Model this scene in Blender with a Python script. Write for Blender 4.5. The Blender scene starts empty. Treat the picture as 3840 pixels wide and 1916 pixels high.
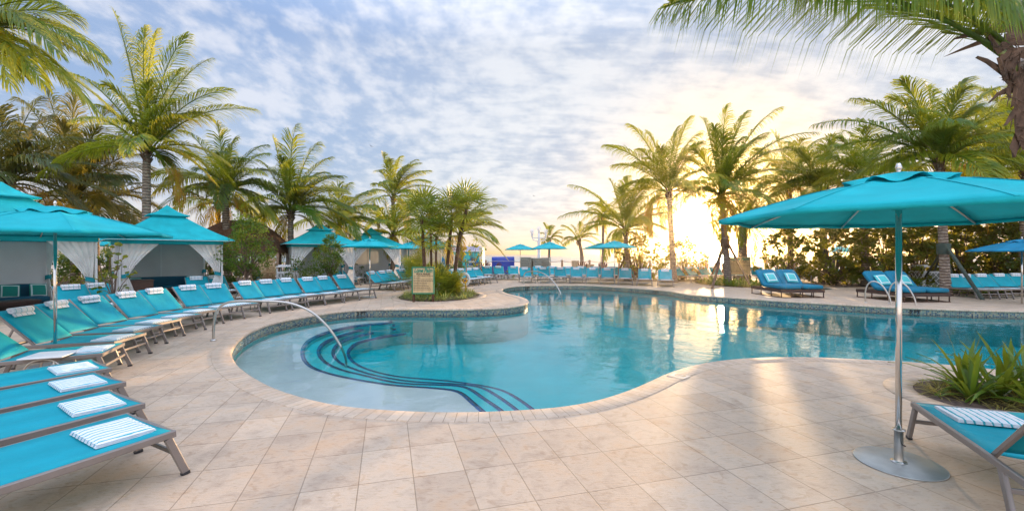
import bpy, bmesh, math, random
from mathutils import Vector, Matrix, noise
R = math.radians; PI = math.pi
rnd = random.Random(7)
scene = bpy.context.scene
COL = scene.collection
F = 1650.0; CX = 1920.0; HY = 952.0; H = 1.75       # camera geometry in photo pixels / metres
def G(x, y, z=0.0):
    v = y - HY; k = (H - z) / v
    return Vector(((x - CX) * k, F * k, z))
def P(x, y, Y):
    return Vector(((x - CX) * Y / F, Y, H + (HY - y) * Y / F))

# ------------------------------------------------------------------ mesh builder
class MB:
    def __init__(s): s.v = []; s.f = []; s.uv = {}; s.m = []; s.age = []; s.sm = []; s.cur = 0; s.curage = 0.0; s.cursm = False; s.T = None
    def add(s, vs, fs, uvs=None):
        o = len(s.v)
        for p in vs:
            p = Vector(p)
            if s.T is not None: p = s.T @ p
            s.v.append(p); s.age.append(s.curage)
        for i, f in enumerate(fs):
            if uvs: s.uv[len(s.f)] = uvs[i]
            s.f.append([a + o for a in f]); s.m.append(s.cur); s.sm.append(s.cursm)
        return o
    def box(s, c, d, rot=None):
        c = Vector(c); hx, hy, hz = d[0]/2, d[1]/2, d[2]/2
        vs = [Vector((x, y, z)) for x in (-hx, hx) for y in (-hy, hy) for z in (-hz, hz)]
        if rot is not None: vs = [rot @ v for v in vs]
        s.add([v + c for v in vs], [(0,1,3,2),(4,6,7,5),(0,4,5,1),(2,3,7,6),(0,2,6,4),(1,5,7,3)])
    def bar(s, a, b, w, t, up=(0,0,1), bev=0.0):
        """rectangular bar from a to b; w across, t along up"""
        a = Vector(a); b = Vector(b); d = (b-a); L = d.length; d.normalize()
        u = Vector(up); sd = d.cross(u)
        if sd.length < 1e-4: sd = d.cross(Vector((1,0,0)))
        sd.normalize(); u = sd.cross(d).normalized()
        if bev <= 0: prof = [(-w/2,-t/2),(w/2,-t/2),(w/2,t/2),(-w/2,t/2)]
        else:
            e = bev; prof = [(-w/2+e,-t/2),(w/2-e,-t/2),(w/2,-t/2+e),(w/2,t/2-e),(w/2-e,t/2),(-w/2+e,t/2),(-w/2,t/2-e),(-w/2,-t/2+e)]
        n = len(prof)
        vs = [a + sd*x + u*y for x, y in prof] + [b + sd*x + u*y for x, y in prof]
        fs = [(i, (i+1) % n, n+(i+1) % n, n+i) for i in range(n)] + [tuple(range(n-1, -1, -1)), tuple(range(n, 2*n))]
        s.add(vs, fs)
    def tube(s, pts, r, n=8, cap=True, sx=1.0):
        pts = [Vector(p) for p in pts]; N = len(pts)
        rs = r if isinstance(r, (list, tuple)) else [r]*N
        up = None; vs = []
        for i, p in enumerate(pts):
            t = (pts[min(i+1, N-1)] - pts[max(i-1, 0)])
            if t.length < 1e-9: t = Vector((0,0,1))
            t.normalize()
            if up is None:
                up = Vector((0,0,1)) if abs(t.z) < .9 else Vector((1,0,0))
            up = (up - t*up.dot(t)).normalized(); sd = t.cross(up)
            for k in range(n):
                a = 2*PI*k/n; vs.append(p + up*math.cos(a)*rs[i] + sd*math.sin(a)*rs[i]*sx)
        fs = [(i*n+k, i*n+(k+1) % n, (i+1)*n+(k+1) % n, (i+1)*n+k) for i in range(N-1) for k in range(n)]
        if cap: fs += [tuple(range(n-1, -1, -1)), tuple((N-1)*n+k for k in range(n))]
        s0 = s.cursm; s.cursm = True; s.add(vs, fs); s.cursm = s0
    def lathe(s, c, prof, n=24, cap=True, smooth=True):
        c = Vector(c); vs = []
        for (r, z) in prof:
            for k in range(n):
                a = 2*PI*k/n; vs.append(c + Vector((r*math.cos(a), r*math.sin(a), z)))
        m = len(prof)
        fs = [(i*n+k, i*n+(k+1) % n, (i+1)*n+(k+1) % n, (i+1)*n+k) for i in range(m-1) for k in range(n)]
        if cap: fs += [tuple(range(n-1, -1, -1)), tuple((m-1)*n+k for k in range(n))]
        s0 = s.cursm; s.cursm = smooth; s.add(vs, fs); s.cursm = s0
    def grid(s, fn, nu, nv, smooth=True, thick=0.0):
        vs = [fn(i/nu, j/nv) for j in range(nv+1) for i in range(nu+1)]
        W = nu+1
        fs = [(j*W+i, j*W+i+1, (j+1)*W+i+1, (j+1)*W+i) for j in range(nv) for i in range(nu)]
        uvs = [[(i/nu, j/nv), ((i+1)/nu, j/nv), ((i+1)/nu, (j+1)/nv), (i/nu, (j+1)/nv)] for j in range(nv) for i in range(nu)]
        s0 = s.cursm; s.cursm = smooth; s.add(vs, fs, uvs); s.cursm = s0
    def build(s, name, mats, parent=None, kind=None, merge=False):
        me = bpy.data.meshes.new(name)
        me.from_pydata([tuple(v) for v in s.v], [], s.f)
        if not isinstance(mats, (list, tuple)): mats = [mats]
        for m in mats: me.materials.append(m)
        me.polygons.foreach_set('material_index', s.m)
        me.polygons.foreach_set('use_smooth', s.sm)
        if s.uv:
            ul = me.uv_layers.new(name='UVMap')
            for fi, uvs in s.uv.items():
                p = me.polygons[fi]
                for k, li in enumerate(p.loop_indices): ul.data[li].uv = uvs[k]
        if any(a != 0 for a in s.age):
            at = me.attributes.new('age', 'FLOAT', 'POINT'); at.data.foreach_set('value', s.age)
        me.update()
        o = bpy.data.objects.new(name, me); COL.objects.link(o)
        if parent is not None: o.parent = parent
        if kind: o['kind'] = kind
        return o
def solidify(o, t, off=0):
    m = o.modifiers.new('solid', 'SOLIDIFY'); m.thickness = t; m.offset = off; return o
def tag(o, label, cat, group=None, kind=None):
    o['label'] = label; o['category'] = cat
    if group: o['group'] = group
    if kind: o['kind'] = kind
    return o
def thing(name, label, cat, loc=(0,0,0), rz=0, group=None):
    o = bpy.data.objects.new(name, None); COL.objects.link(o)
    o.location = loc; o.rotation_euler = (0,0,rz); o.empty_display_size = .2
    return tag(o, label, cat, group)
KIDS = {}
def dup(root, loc, rz, label, group=None, scale=None, skip=()):
    r = root.copy(); COL.objects.link(r); r.location = loc; r.rotation_euler = (0,0,rz); r['label'] = label
    if group: r['group'] = group
    if scale: r.scale = (scale,)*3
    for ch in KIDS.get(root.name) or list(root.children):
        if ch.name.split('.')[0] in skip: continue
        c = ch.copy(); COL.objects.link(c); c.parent = r
        for g in list(ch.children):
            if g.name.split('.')[0] in skip: continue
            d = g.copy(); COL.objects.link(d); d.parent = c
    return r

# ------------------------------------------------------------------ materials
def newmat(name):
    m = bpy.data.materials.new(name); m.use_nodes = True; nt = m.node_tree; nt.nodes.clear()
    out = nt.nodes.new('ShaderNodeOutputMaterial'); return m, nt, out
def N(nt, t, **k):
    n = nt.nodes.new(t)
    for a, b in k.items():
        if a in ('operation', 'blend_type', 'data_type', 'noise_dimensions', 'feature', 'distance', 'wave_type', 'bands_direction', 'attribute_name', 'offset', 'squash', 'offset_frequency', 'vector_type', 'distribution', 'sky_type', 'interpolation', 'voronoi_dimensions', 'clamp', 'use_clamp', 'wave_profile', 'normalize'): setattr(n, a, b)
        else: n.inputs[a.replace('_', ' ')].default_value = b
    return n
def L(nt, a, b): nt.links.new(a, b)
def ramp(nt, fac, stops, interp='LINEAR'):
    r = nt.nodes.new('ShaderNodeValToRGB'); r.color_ramp.interpolation = interp
    e = r.color_ramp.elements
    e[0].position = stops[0][0]; e[0].color = (*stops[0][1], 1)
    e[1].position = stops[1][0]; e[1].color = (*stops[1][1], 1)
    for p, c in stops[2:]:
        x = e.new(p); x.color = (*c, 1)
    L(nt, fac, r.inputs[0]); return r.outputs[0]
def coords(nt, kind='Object', scale=(1,1,1), rot=(0,0,0), loc=(0,0,0)):
    if kind == 'World':
        g = nt.nodes.new('ShaderNodeNewGeometry'); src = g.outputs['Position']
    else:
        t = nt.nodes.new('ShaderNodeTexCoord'); src = t.outputs[kind]
    m = nt.nodes.new('ShaderNodeMapping'); m.inputs['Scale'].default_value = scale; m.inputs['Rotation'].default_value = rot; m.inputs['Location'].default_value = loc
    L(nt, src, m.inputs[0]); return m.outputs[0]
def mix(nt, fac, a, b, bt='MIX'):
    m = nt.nodes.new('ShaderNodeMix'); m.data_type = 'RGBA'; m.blend_type = bt
    for i, x in ((0, fac), (6, a), (7, b)):
        if hasattr(x, 'is_linked') or hasattr(x, 'links'): L(nt, x, m.inputs[i])
        elif isinstance(x, (tuple, list)): m.inputs[i].default_value = (*x[:3], 1)
        else: m.inputs[i].default_value = x
    return m.outputs[2]
def mth(nt, op, a, b=0.0, c=None):
    m = nt.nodes.new('ShaderNodeMath'); m.operation = op
    for i, x in enumerate((a, b) + ((c,) if c is not None else ())):
        if hasattr(x, 'links'): L(nt, x, m.inputs[i])
        else: m.inputs[i].default_value = x
    return m.outputs[0]
def bump(nt, h, st=.3, d=.02):
    b = nt.nodes.new('ShaderNodeBump'); b.inputs['Strength'].default_value = st; b.inputs['Distance'].default_value = d
    L(nt, h, b.inputs['Height']); return b.outputs[0]
def pbsdf(nt, out, col, rough=.6, metal=0.0, normal=None, spec=.5):
    p = nt.nodes.new('ShaderNodeBsdfPrincipled')
    if hasattr(col, 'links'): L(nt, col, p.inputs['Base Color'])
    else: p.inputs['Base Color'].default_value = (*col, 1)
    if hasattr(rough, 'links'): L(nt, rough, p.inputs['Roughness'])
    else: p.inputs['Roughness'].default_value = rough
    p.inputs['Metallic'].default_value = metal; p.inputs['Specular IOR Level'].default_value = spec
    if normal is not None: L(nt, normal, p.inputs['Normal'])
    if out is not None: L(nt, p.outputs[0], out.inputs[0])
    return p
def simple(name, col, rough=.6, metal=0.0, var=.12, scale=6.0, bs=.15, bscale=40.0, spec=.5, kind='Object', trans=None):
    m, nt, out = newmat(name)
    c = coords(nt, kind)
    n1 = N(nt, 'ShaderNodeTexNoise', Scale=scale, Detail=5.0); L(nt, c, n1.inputs['Vector'])
    lo = tuple(x*(1-var) for x in col); hi = tuple(min(1, x*(1+var)) for x in col)
    cc = ramp(nt, n1.outputs[0], [(.3, lo), (.7, hi)])
    n2 = N(nt, 'ShaderNodeTexNoise', Scale=bscale, Detail=3.0); L(nt, c, n2.inputs['Vector'])
    p = pbsdf(nt, out, cc, rough, metal, bump(nt, n2.outputs[0], bs, .01), spec)
    if trans:
        t = nt.nodes.new('ShaderNodeBsdfTranslucent'); L(nt, mix(nt, 1.0, cc, (1,1,1), 'MULTIPLY'), t.inputs[0])
        ms = nt.nodes.new('ShaderNodeMixShader'); ms.inputs[0].default_value = trans
        L(nt, p.outputs[0], ms.inputs[1]); L(nt, t.outputs[0], ms.inputs[2]); L(nt, ms.outputs[0], out.inputs[0])
    return m
def leafmat(name, green, yellow, brown, trans=.45, rough=.45, scale=1.5):
    """leaf: green..yellow..brown driven by the 'age' attribute plus noise"""
    m, nt, out = newmat(name)
    a = N(nt, 'ShaderNodeAttribute', attribute_name='age')
    c = coords(nt, 'Object'); n = N(nt, 'ShaderNodeTexNoise', Scale=scale, Detail=3.0); L(nt, c, n.inputs['Vector'])
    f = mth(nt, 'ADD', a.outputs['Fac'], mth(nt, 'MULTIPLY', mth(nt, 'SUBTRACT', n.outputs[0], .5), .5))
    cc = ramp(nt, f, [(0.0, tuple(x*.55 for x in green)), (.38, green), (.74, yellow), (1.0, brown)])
    p = pbsdf(nt, None, cc, rough, 0, None, .5)
    t = nt.nodes.new('ShaderNodeBsdfTranslucent'); L(nt, mix(nt, 1.0, cc, (1.0, 1.0, .55), 'MULTIPLY'), t.inputs[0])
    t2 = mix(nt, .5, cc, tuple(min(1, x*1.7) for x in yellow)); L(nt, t2, t.inputs[0])
    ms = nt.nodes.new('ShaderNodeMixShader'); ms.inputs[0].default_value = trans
    L(nt, p.outputs[0], ms.inputs[1]); L(nt, t.outputs[0], ms.inputs[2]); L(nt, ms.outputs[0], out.inputs[0])
    return m

TEAL = (.002, .30, .40)
def fabric(name, col, trans=.18, rough=.75, weave=900.0, sheen=.2):
    m, nt, out = newmat(name)
    c = coords(nt, 'Object')
    n1 = N(nt, 'ShaderNodeTexNoise', Scale=2.5, Detail=6.0); L(nt, c, n1.inputs['Vector'])
    cc = ramp(nt, n1.outputs[0], [(.25, tuple(x*.82+.004 for x in col)), (.75, tuple(min(1, x*1.14+.006) for x in col))])
    n2 = N(nt, 'ShaderNodeTexNoise', Scale=7.0, Detail=4.0); L(nt, c, n2.inputs['Vector'])
    p = pbsdf(nt, None, cc, rough, 0, bump(nt, n2.outputs[0], .35, .03), .3)
    t = nt.nodes.new('ShaderNodeBsdfTranslucent'); L(nt, cc, t.inputs[0])
    ms = nt.nodes.new('ShaderNodeMixShader'); ms.inputs[0].default_value = trans
    L(nt, p.outputs[0], ms.inputs[1]); L(nt, t.outputs[0], ms.inputs[2]); L(nt, ms.outputs[0], out.inputs[0])
    return m
M = {}
M['canopy'] = fabric('teal_canopy_fabric', (.006, .52, .58), .20)
M['canopy_blue'] = fabric('blue_teal_canopy_fabric', (.01, .28, .48), .22)
M['canopy_lime'] = fabric('lime_canopy_fabric', (.33, .50, .05), .3)
M['sling'] = fabric('turquoise_sling', (.002, .42, .52), .22, .65)
M['curtain'] = fabric('white_curtain', (.88, .85, .82), .18)
M['panel'] = simple('grey_cabana_panel', (.66, .64, .64), .8, var=.06, scale=1.5, trans=.2)
M['tie'] = fabric('teal_tie', (.01, .30, .36), .1)
M['navy'] = fabric('navy_cushion', (.005, .09, .15), .0)
M['blue_cushion'] = fabric('blue_cushion', (.003, .17, .27), .0)
M['lounger_metal'] = simple('taupe_powdercoat', (.27, .235, .215), .38, .35, var=.06, spec=.5, bs=.03)
M['cap'] = simple('black_plastic', (.03, .03, .035), .5)
M['chrome'] = simple('polished_steel', (.72, .69, .66), .10, 1.0, var=.05, scale=3, bs=.0)
M['brushed'] = simple('brushed_steel', (.55, .52, .48), .28, 1.0, var=.08, scale=14, bs=.05)
M['base_metal'] = simple('galvanised_plate', (.42, .43, .42), .42, .7, var=.18, scale=5)
M['white_metal'] = simple('white_powdercoat', (.75, .75, .74), .4, var=.04)
M['white_table'] = simple('white_table_top', (.74, .74, .74), .4, var=.03)
M['wicker'] = simple('dark_wicker', (.055, .028, .022), .5, var=.5, scale=90, bs=.8, bscale=160)
M['wood_dark'] = simple('dark_brown_wood', (.075, .035, .022), .45, var=.25, scale=12)
M['wood_post'] = simple('weathered_pole_wood', (.30, .19, .12), .75, var=.25, scale=9)
M['wood_red'] = simple('dark_red_wood', (.11, .02, .018), .5, var=.2)
M['bamboo'] = simple('bamboo_reed', (.52, .33, .17), .55, var=.25, scale=20)
M['green_paint'] = simple('green_painted_wood', (.02, .20, .10), .5, var=.1)
M['dark_green'] = simple('dark_green_plastic', (.02, .07, .05), .5)
M['white_paint'] = simple('white_painted_lattice', (.78, .78, .78), .5, var=.04)
M['rubber_dark'] = M['cap']
M['thatch'] = simple('dry_thatch', (.19, .095, .055), .9, var=.5, scale=18, bs=1.0, bscale=50)
M['mulch'] = simple('mulch', (.085, .055, .04), .95, var=.6, scale=14, bs=1.0, bscale=40, kind='Object')
M['trunk'] = None
M['yellow'] = simple('yellow_rope', (.85, .45, .02), .6, var=.1)
M['ring'] = simple('white_life_ring', (.82, .80, .78), .5, var=.04)
M['brace_brown'] = simple('brown_brace_timber', (.16, .10, .06), .8, var=.25, scale=10)
M['brace_green'] = simple('green_brace_timber', (.05, .075, .06), .8, var=.2, scale=10)
M['stone_pot'] = simple('sand_coloured_pot', (.52, .38, .24), .7, var=.12)
M['text_dark'] = simple('dark_lettering', (.02, .02, .02), .6)
M['text_green'] = simple('green_lettering', (.0, .22, .13), .5)
M['cream'] = simple('cream_paint', (.72, .66, .52), .6, var=.05)
M['shack_teal'] = simple('aqua_painted_boards', (.05, .50, .47), .6, var=.06)
M['shack_blue'] = simple('blue_painted_flower', (.01, .19, .38), .6, var=.06)
M['lavender'] = simple('lavender_mural', (.52, .54, .72), .6, var=.2, scale=2.5)
M['brownsign'] = simple('brown_sign_board', (.32, .22, .20), .6)
M['blue_tarp'] = simple('royal_blue_tarp', (.005, .045, .36), .45, var=.15, scale=2)
M['stack_grey'] = simple('grey_green_resin', (.22, .24, .21), .6, var=.2, scale=12)
M['yellow_hut'] = simple('yellow_painted_hut', (.75, .55, .08), .6)
M['glass'] = None
M['bird'] = simple('dark_feathers', (.05, .05, .05), .8)
M['couch_base'] = M['wicker']

def glassmat():
    m, nt, out = newmat('lamp_globe_glass')
    p = pbsdf(nt, None, (.9, .92, .95), .08, 0, None, .6)
    t = nt.nodes.new('ShaderNodeBsdfTransparent'); ms = nt.nodes.new('ShaderNodeMixShader'); ms.inputs[0].default_value = .35
    L(nt, t.outputs[0], ms.inputs[1]); L(nt, p.outputs[0], ms.inputs[2]); L(nt, ms.outputs[0], out.inputs[0]); return m
M['glass'] = glassmat()

def trunkmat():
    m, nt, out = newmat('palm_trunk')
    c = coords(nt, 'Object')
    n = N(nt, 'ShaderNodeTexNoise', Scale=5.0, Detail=6.0); L(nt, c, n.inputs['Vector'])
    w = N(nt, 'ShaderNodeTexWave', wave_type='BANDS', bands_direction='Z', Scale=2.6, Distortion=3.5, Detail=3.0); w.inputs['Detail Scale'].default_value = 2.0
    L(nt, c, w.inputs['Vector'])
    base = ramp(nt, n.outputs[0], [(.3, (.24, .18, .14)), (.7, (.44, .36, .29))])
    cc = mix(nt, mth(nt, 'MULTIPLY', mth(nt, 'POWER', w.outputs[0], 4.0), .8), base, (.10, .06, .045))
    pbsdf(nt, out, cc, .85, 0, bump(nt, mth(nt, 'ADD', w.outputs[0], n.outputs[0]), .8, .05), .2)
    return m
M['trunk'] = trunkmat()
M['boot'] = simple('palm_boot_fibre', (.13, .075, .045), .9, var=.45, scale=9, bs=.9, bscale=25)
M['bark'] = simple('grey_brown_bark', (.16, .11, .08), .9, var=.3, scale=9, bs=.6, bscale=30)
M['fanbark'] = simple('fan_palm_bark', (.13, .07, .045), .9, var=.5, scale=16, bs=1.0, bscale=30)
M['palm'] = leafmat('coconut_frond', (.062, .165, .007), (.46, .42, .014), (.50, .17, .03), .48)
M['palm_dark'] = leafmat('dark_coconut_frond', (.040, .085, .008), (.44, .33, .02), (.28, .12, .05), .35)
M['fan'] = leafmat('fan_palm_leaf', (.10, .19, .015), (.42, .38, .03), (.35, .18, .05), .38)
M['grape'] = leafmat('sea_grape_leaf', (.085, .15, .018), (.42, .36, .03), (.42, .18, .03), .50, .4)
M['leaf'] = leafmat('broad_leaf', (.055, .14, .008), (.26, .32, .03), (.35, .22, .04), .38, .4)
M['strap'] = leafmat('strap_leaf', (.10, .20, .012), (.42, .42, .04), (.45, .22, .05), .30, .35)
M['variegated'] = leafmat('variegated_groundcover', (.17, .22, .05), (.50, .50, .14), (.55, .40, .06), .3, .5)
M['straw'] = leafmat('dry_groundcover', (.30, .26, .06), (.55, .42, .10), (.50, .28, .08), .3, .6)

def stripe_towel(name, scale, axis, wid=.09):
    m, nt, out = newmat(name)
    c = coords(nt, 'Object')
    n = N(nt, 'ShaderNodeTexNoise', Scale=9.0, Detail=3.0); L(nt, c, n.inputs['Vector'])
    sp = N(nt, 'ShaderNodeSeparateXYZ'); L(nt, c, sp.inputs[0])
    x = mth(nt, 'ADD', sp.outputs[axis], mth(nt, 'MULTIPLY', mth(nt, 'SUBTRACT', n.outputs[0], .5), .028))
    fr = mth(nt, 'FRACT', mth(nt, 'MULTIPLY', x, scale))
    d = mth(nt, 'LESS_THAN', mth(nt, 'ABSOLUTE', mth(nt, 'SUBTRACT', fr, .5)), wid)
    cc = mix(nt, d, (.80, .80, .82), (.08, .44, .50))
    n2 = N(nt, 'ShaderNodeTexNoise', Scale=160.0, Detail=2.0); L(nt, c, n2.inputs['Vector'])
    n3 = N(nt, 'ShaderNodeTexNoise', Scale=14.0, Detail=3.0); L(nt, c, n3.inputs['Vector'])
    pbsdf(nt, out, cc, .95, 0, bump(nt, mth(nt, 'ADD', mth(nt, 'MULTIPLY', n2.outputs[0], .25), n3.outputs[0]), .7, .02), .1)
    return m
M['towel_fold'] = stripe_towel('striped_folded_towel', 17.0, 1, .12)
M['towel_roll'] = stripe_towel('striped_rolled_towel', 10.0, 0, .04)

# ------------------------------------------------------------------ curve helpers
def catmull(pts, closed=True, step=.12):
    n = len(pts); out = []
    rng = range(n) if closed else range(n-1)
    for i in rng:
        if closed: p0, p1, p2, p3 = pts[i-1], pts[i], pts[(i+1) % n], pts[(i+2) % n]
        else: p0, p1, p2, p3 = pts[max(i-1, 0)], pts[i], pts[i+1], pts[min(i+2, n-1)]
        d = (p2-p1).length; m = max(2, int(d/step))
        # centripetal
        a = .5
        t0 = 0; t1 = t0+max((p1-p0).length, 1e-4)**a; t2 = t1+max((p2-p1).length, 1e-4)**a; t3 = t2+max((p3-p2).length, 1e-4)**a
        if (p1-p0).length < 1e-6: p0 = p1-(p2-p1); t1 = t0+(p2-p1).length**a; t2 = t1+(p2-p1).length**a; t3 = t2+max((p3-p2).length, 1e-4)**a
        if (p3-p2).length < 1e-6: p3 = p2+(p2-p1); t3 = t2+(p2-p1).length**a
        for k in range(m):
            t = t1+(t2-t1)*k/m
            A1 = p0*((t1-t)/(t1-t0))+p1*((t-t0)/(t1-t0)); A2 = p1*((t2-t)/(t2-t1))+p2*((t-t1)/(t2-t1)); A3 = p2*((t3-t)/(t3-t2))+p3*((t-t2)/(t3-t2))
            B1 = A1*((t2-t)/(t2-t0))+A2*((t-t0)/(t2-t0)); B2 = A2*((t3-t)/(t3-t1))+A3*((t-t1)/(t3-t1))
            out.append(B1*((t2-t)/(t2-t1))+B2*((t-t1)/(t2-t1)))
    if not closed: out.append(pts[-1].copy())
    return out
def resample(pts, step, closed=True):
    Q = pts + ([pts[0]] if closed else []); ds = [0]
    for a, b in zip(Q, Q[1:]): ds.append(ds[-1]+(b-a).length)
    tot = ds[-1]; n = int(tot/step); out = []; j = 0
    for k in range(n if closed else n+1):
        s = tot*k/n
        while j < len(ds)-2 and ds[j+1] < s: j += 1
        f = (s-ds[j])/max(ds[j+1]-ds[j], 1e-9); out.append(Q[j].lerp(Q[j+1], f))
    return out
def smooth(pts, it, closed=True):
    for _ in range(it):
        n = len(pts); q = []
        for i in range(n):
            if not closed and i in (0, n-1): q.append(pts[i]); continue
            q.append(pts[i]*.5+(pts[i-1]+pts[(i+1) % n])*.25)
        pts = q
    return pts
def area2(p): return .5*sum(p[i-1].x*p[i].y-p[i].x*p[i-1].y for i in range(len(p)))
def normals2(p, closed=True):
    """outward normals for a CCW closed polyline (right-hand side)"""
    n = len(p); out = []
    for i in range(n):
        a = p[i-1] if (closed or i > 0) else p[i]; b = p[(i+1) % n] if (closed or i < n-1) else p[i]
        t = (b-a).normalized(); out.append(Vector((t.y, -t.x, 0)))
    return out
def offs(p, d, closed=True): return [a+n*d for a, n in zip(p, normals2(p, closed))]
def fill(name, loops, z, mat, kind='structure'):
    cu = bpy.data.curves.new(name, 'CURVE'); cu.dimensions = '2D'; cu.fill_mode = 'BOTH'
    for lp in loops:
        s = cu.splines.new('POLY'); s.points.add(len(lp)-1)
        for i, p in enumerate(lp): s.points[i].co = (p.x, p.y, 0, 1)
        s.use_cyclic_u = True
    t = bpy.data.objects.new(name, cu)
    COL.objects.link(t)
    dg = bpy.context.evaluated_depsgraph_get()
    me = bpy.data.meshes.new_from_object(t.evaluated_get(dg))
    bpy.data.objects.remove(t); bpy.data.curves.remove(cu)
    me.materials.clear(); me.materials.append(mat)
    for v in me.vertices: v.co.z = z
    bm = bmesh.new(); bm.from_mesh(me)
    for f in bm.faces:
        f.normal_update()
        if f.normal.z < 0: f.normal_flip()
    bm.to_mesh(me); bm.free()
    o = bpy.data.objects.new(name, me); COL.objects.link(o)
    if kind: o['kind'] = kind
    return o
def ring(c, rx, ry, n=48, rot=0):
    return [Vector((c[0]+rx*math.cos(2*PI*k/n)*math.cos(rot)-ry*math.sin(2*PI*k/n)*math.sin(rot), c[1]+rx*math.cos(2*PI*k/n)*math.sin(rot)+ry*math.sin(2*PI*k/n)*math.cos(rot), 0)) for k in range(n)]
def sweep_profile(mb, p, prof, closed=True):
    """profile (d outward, z) along closed line; UV u = arc length, v = profile length"""
    nn = normals2(p, closed); n = len(p); m = len(prof)
    vs = []
    for a, nr in zip(p, nn):
        for d, z in prof: vs.append(Vector((a.x+nr.x*d, a.y+nr.y*d, z)))
    s = [0]
    for i in range(n): s.append(s[-1]+(p[(i+1) % n]-p[i]).length)
    w = [0]
    for a, b in zip(prof, prof[1:]): w.append(w[-1]+math.hypot(b[0]-a[0], b[1]-a[1]))
    fs = []; uvs = []
    for i in range(n if closed else n-1):
        j = (i+1) % n
        for k in range(m-1):
            fs.append((i*m+k, i*m+k+1, j*m+k+1, j*m+k)); uvs.append([(s[i], w[k]), (s[i], w[k+1]), (s[i+1], w[k+1]), (s[i+1], w[k])])
    s0 = mb.cursm; mb.cursm = True; mb.add(vs, fs, uvs); mb.cursm = s0

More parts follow.
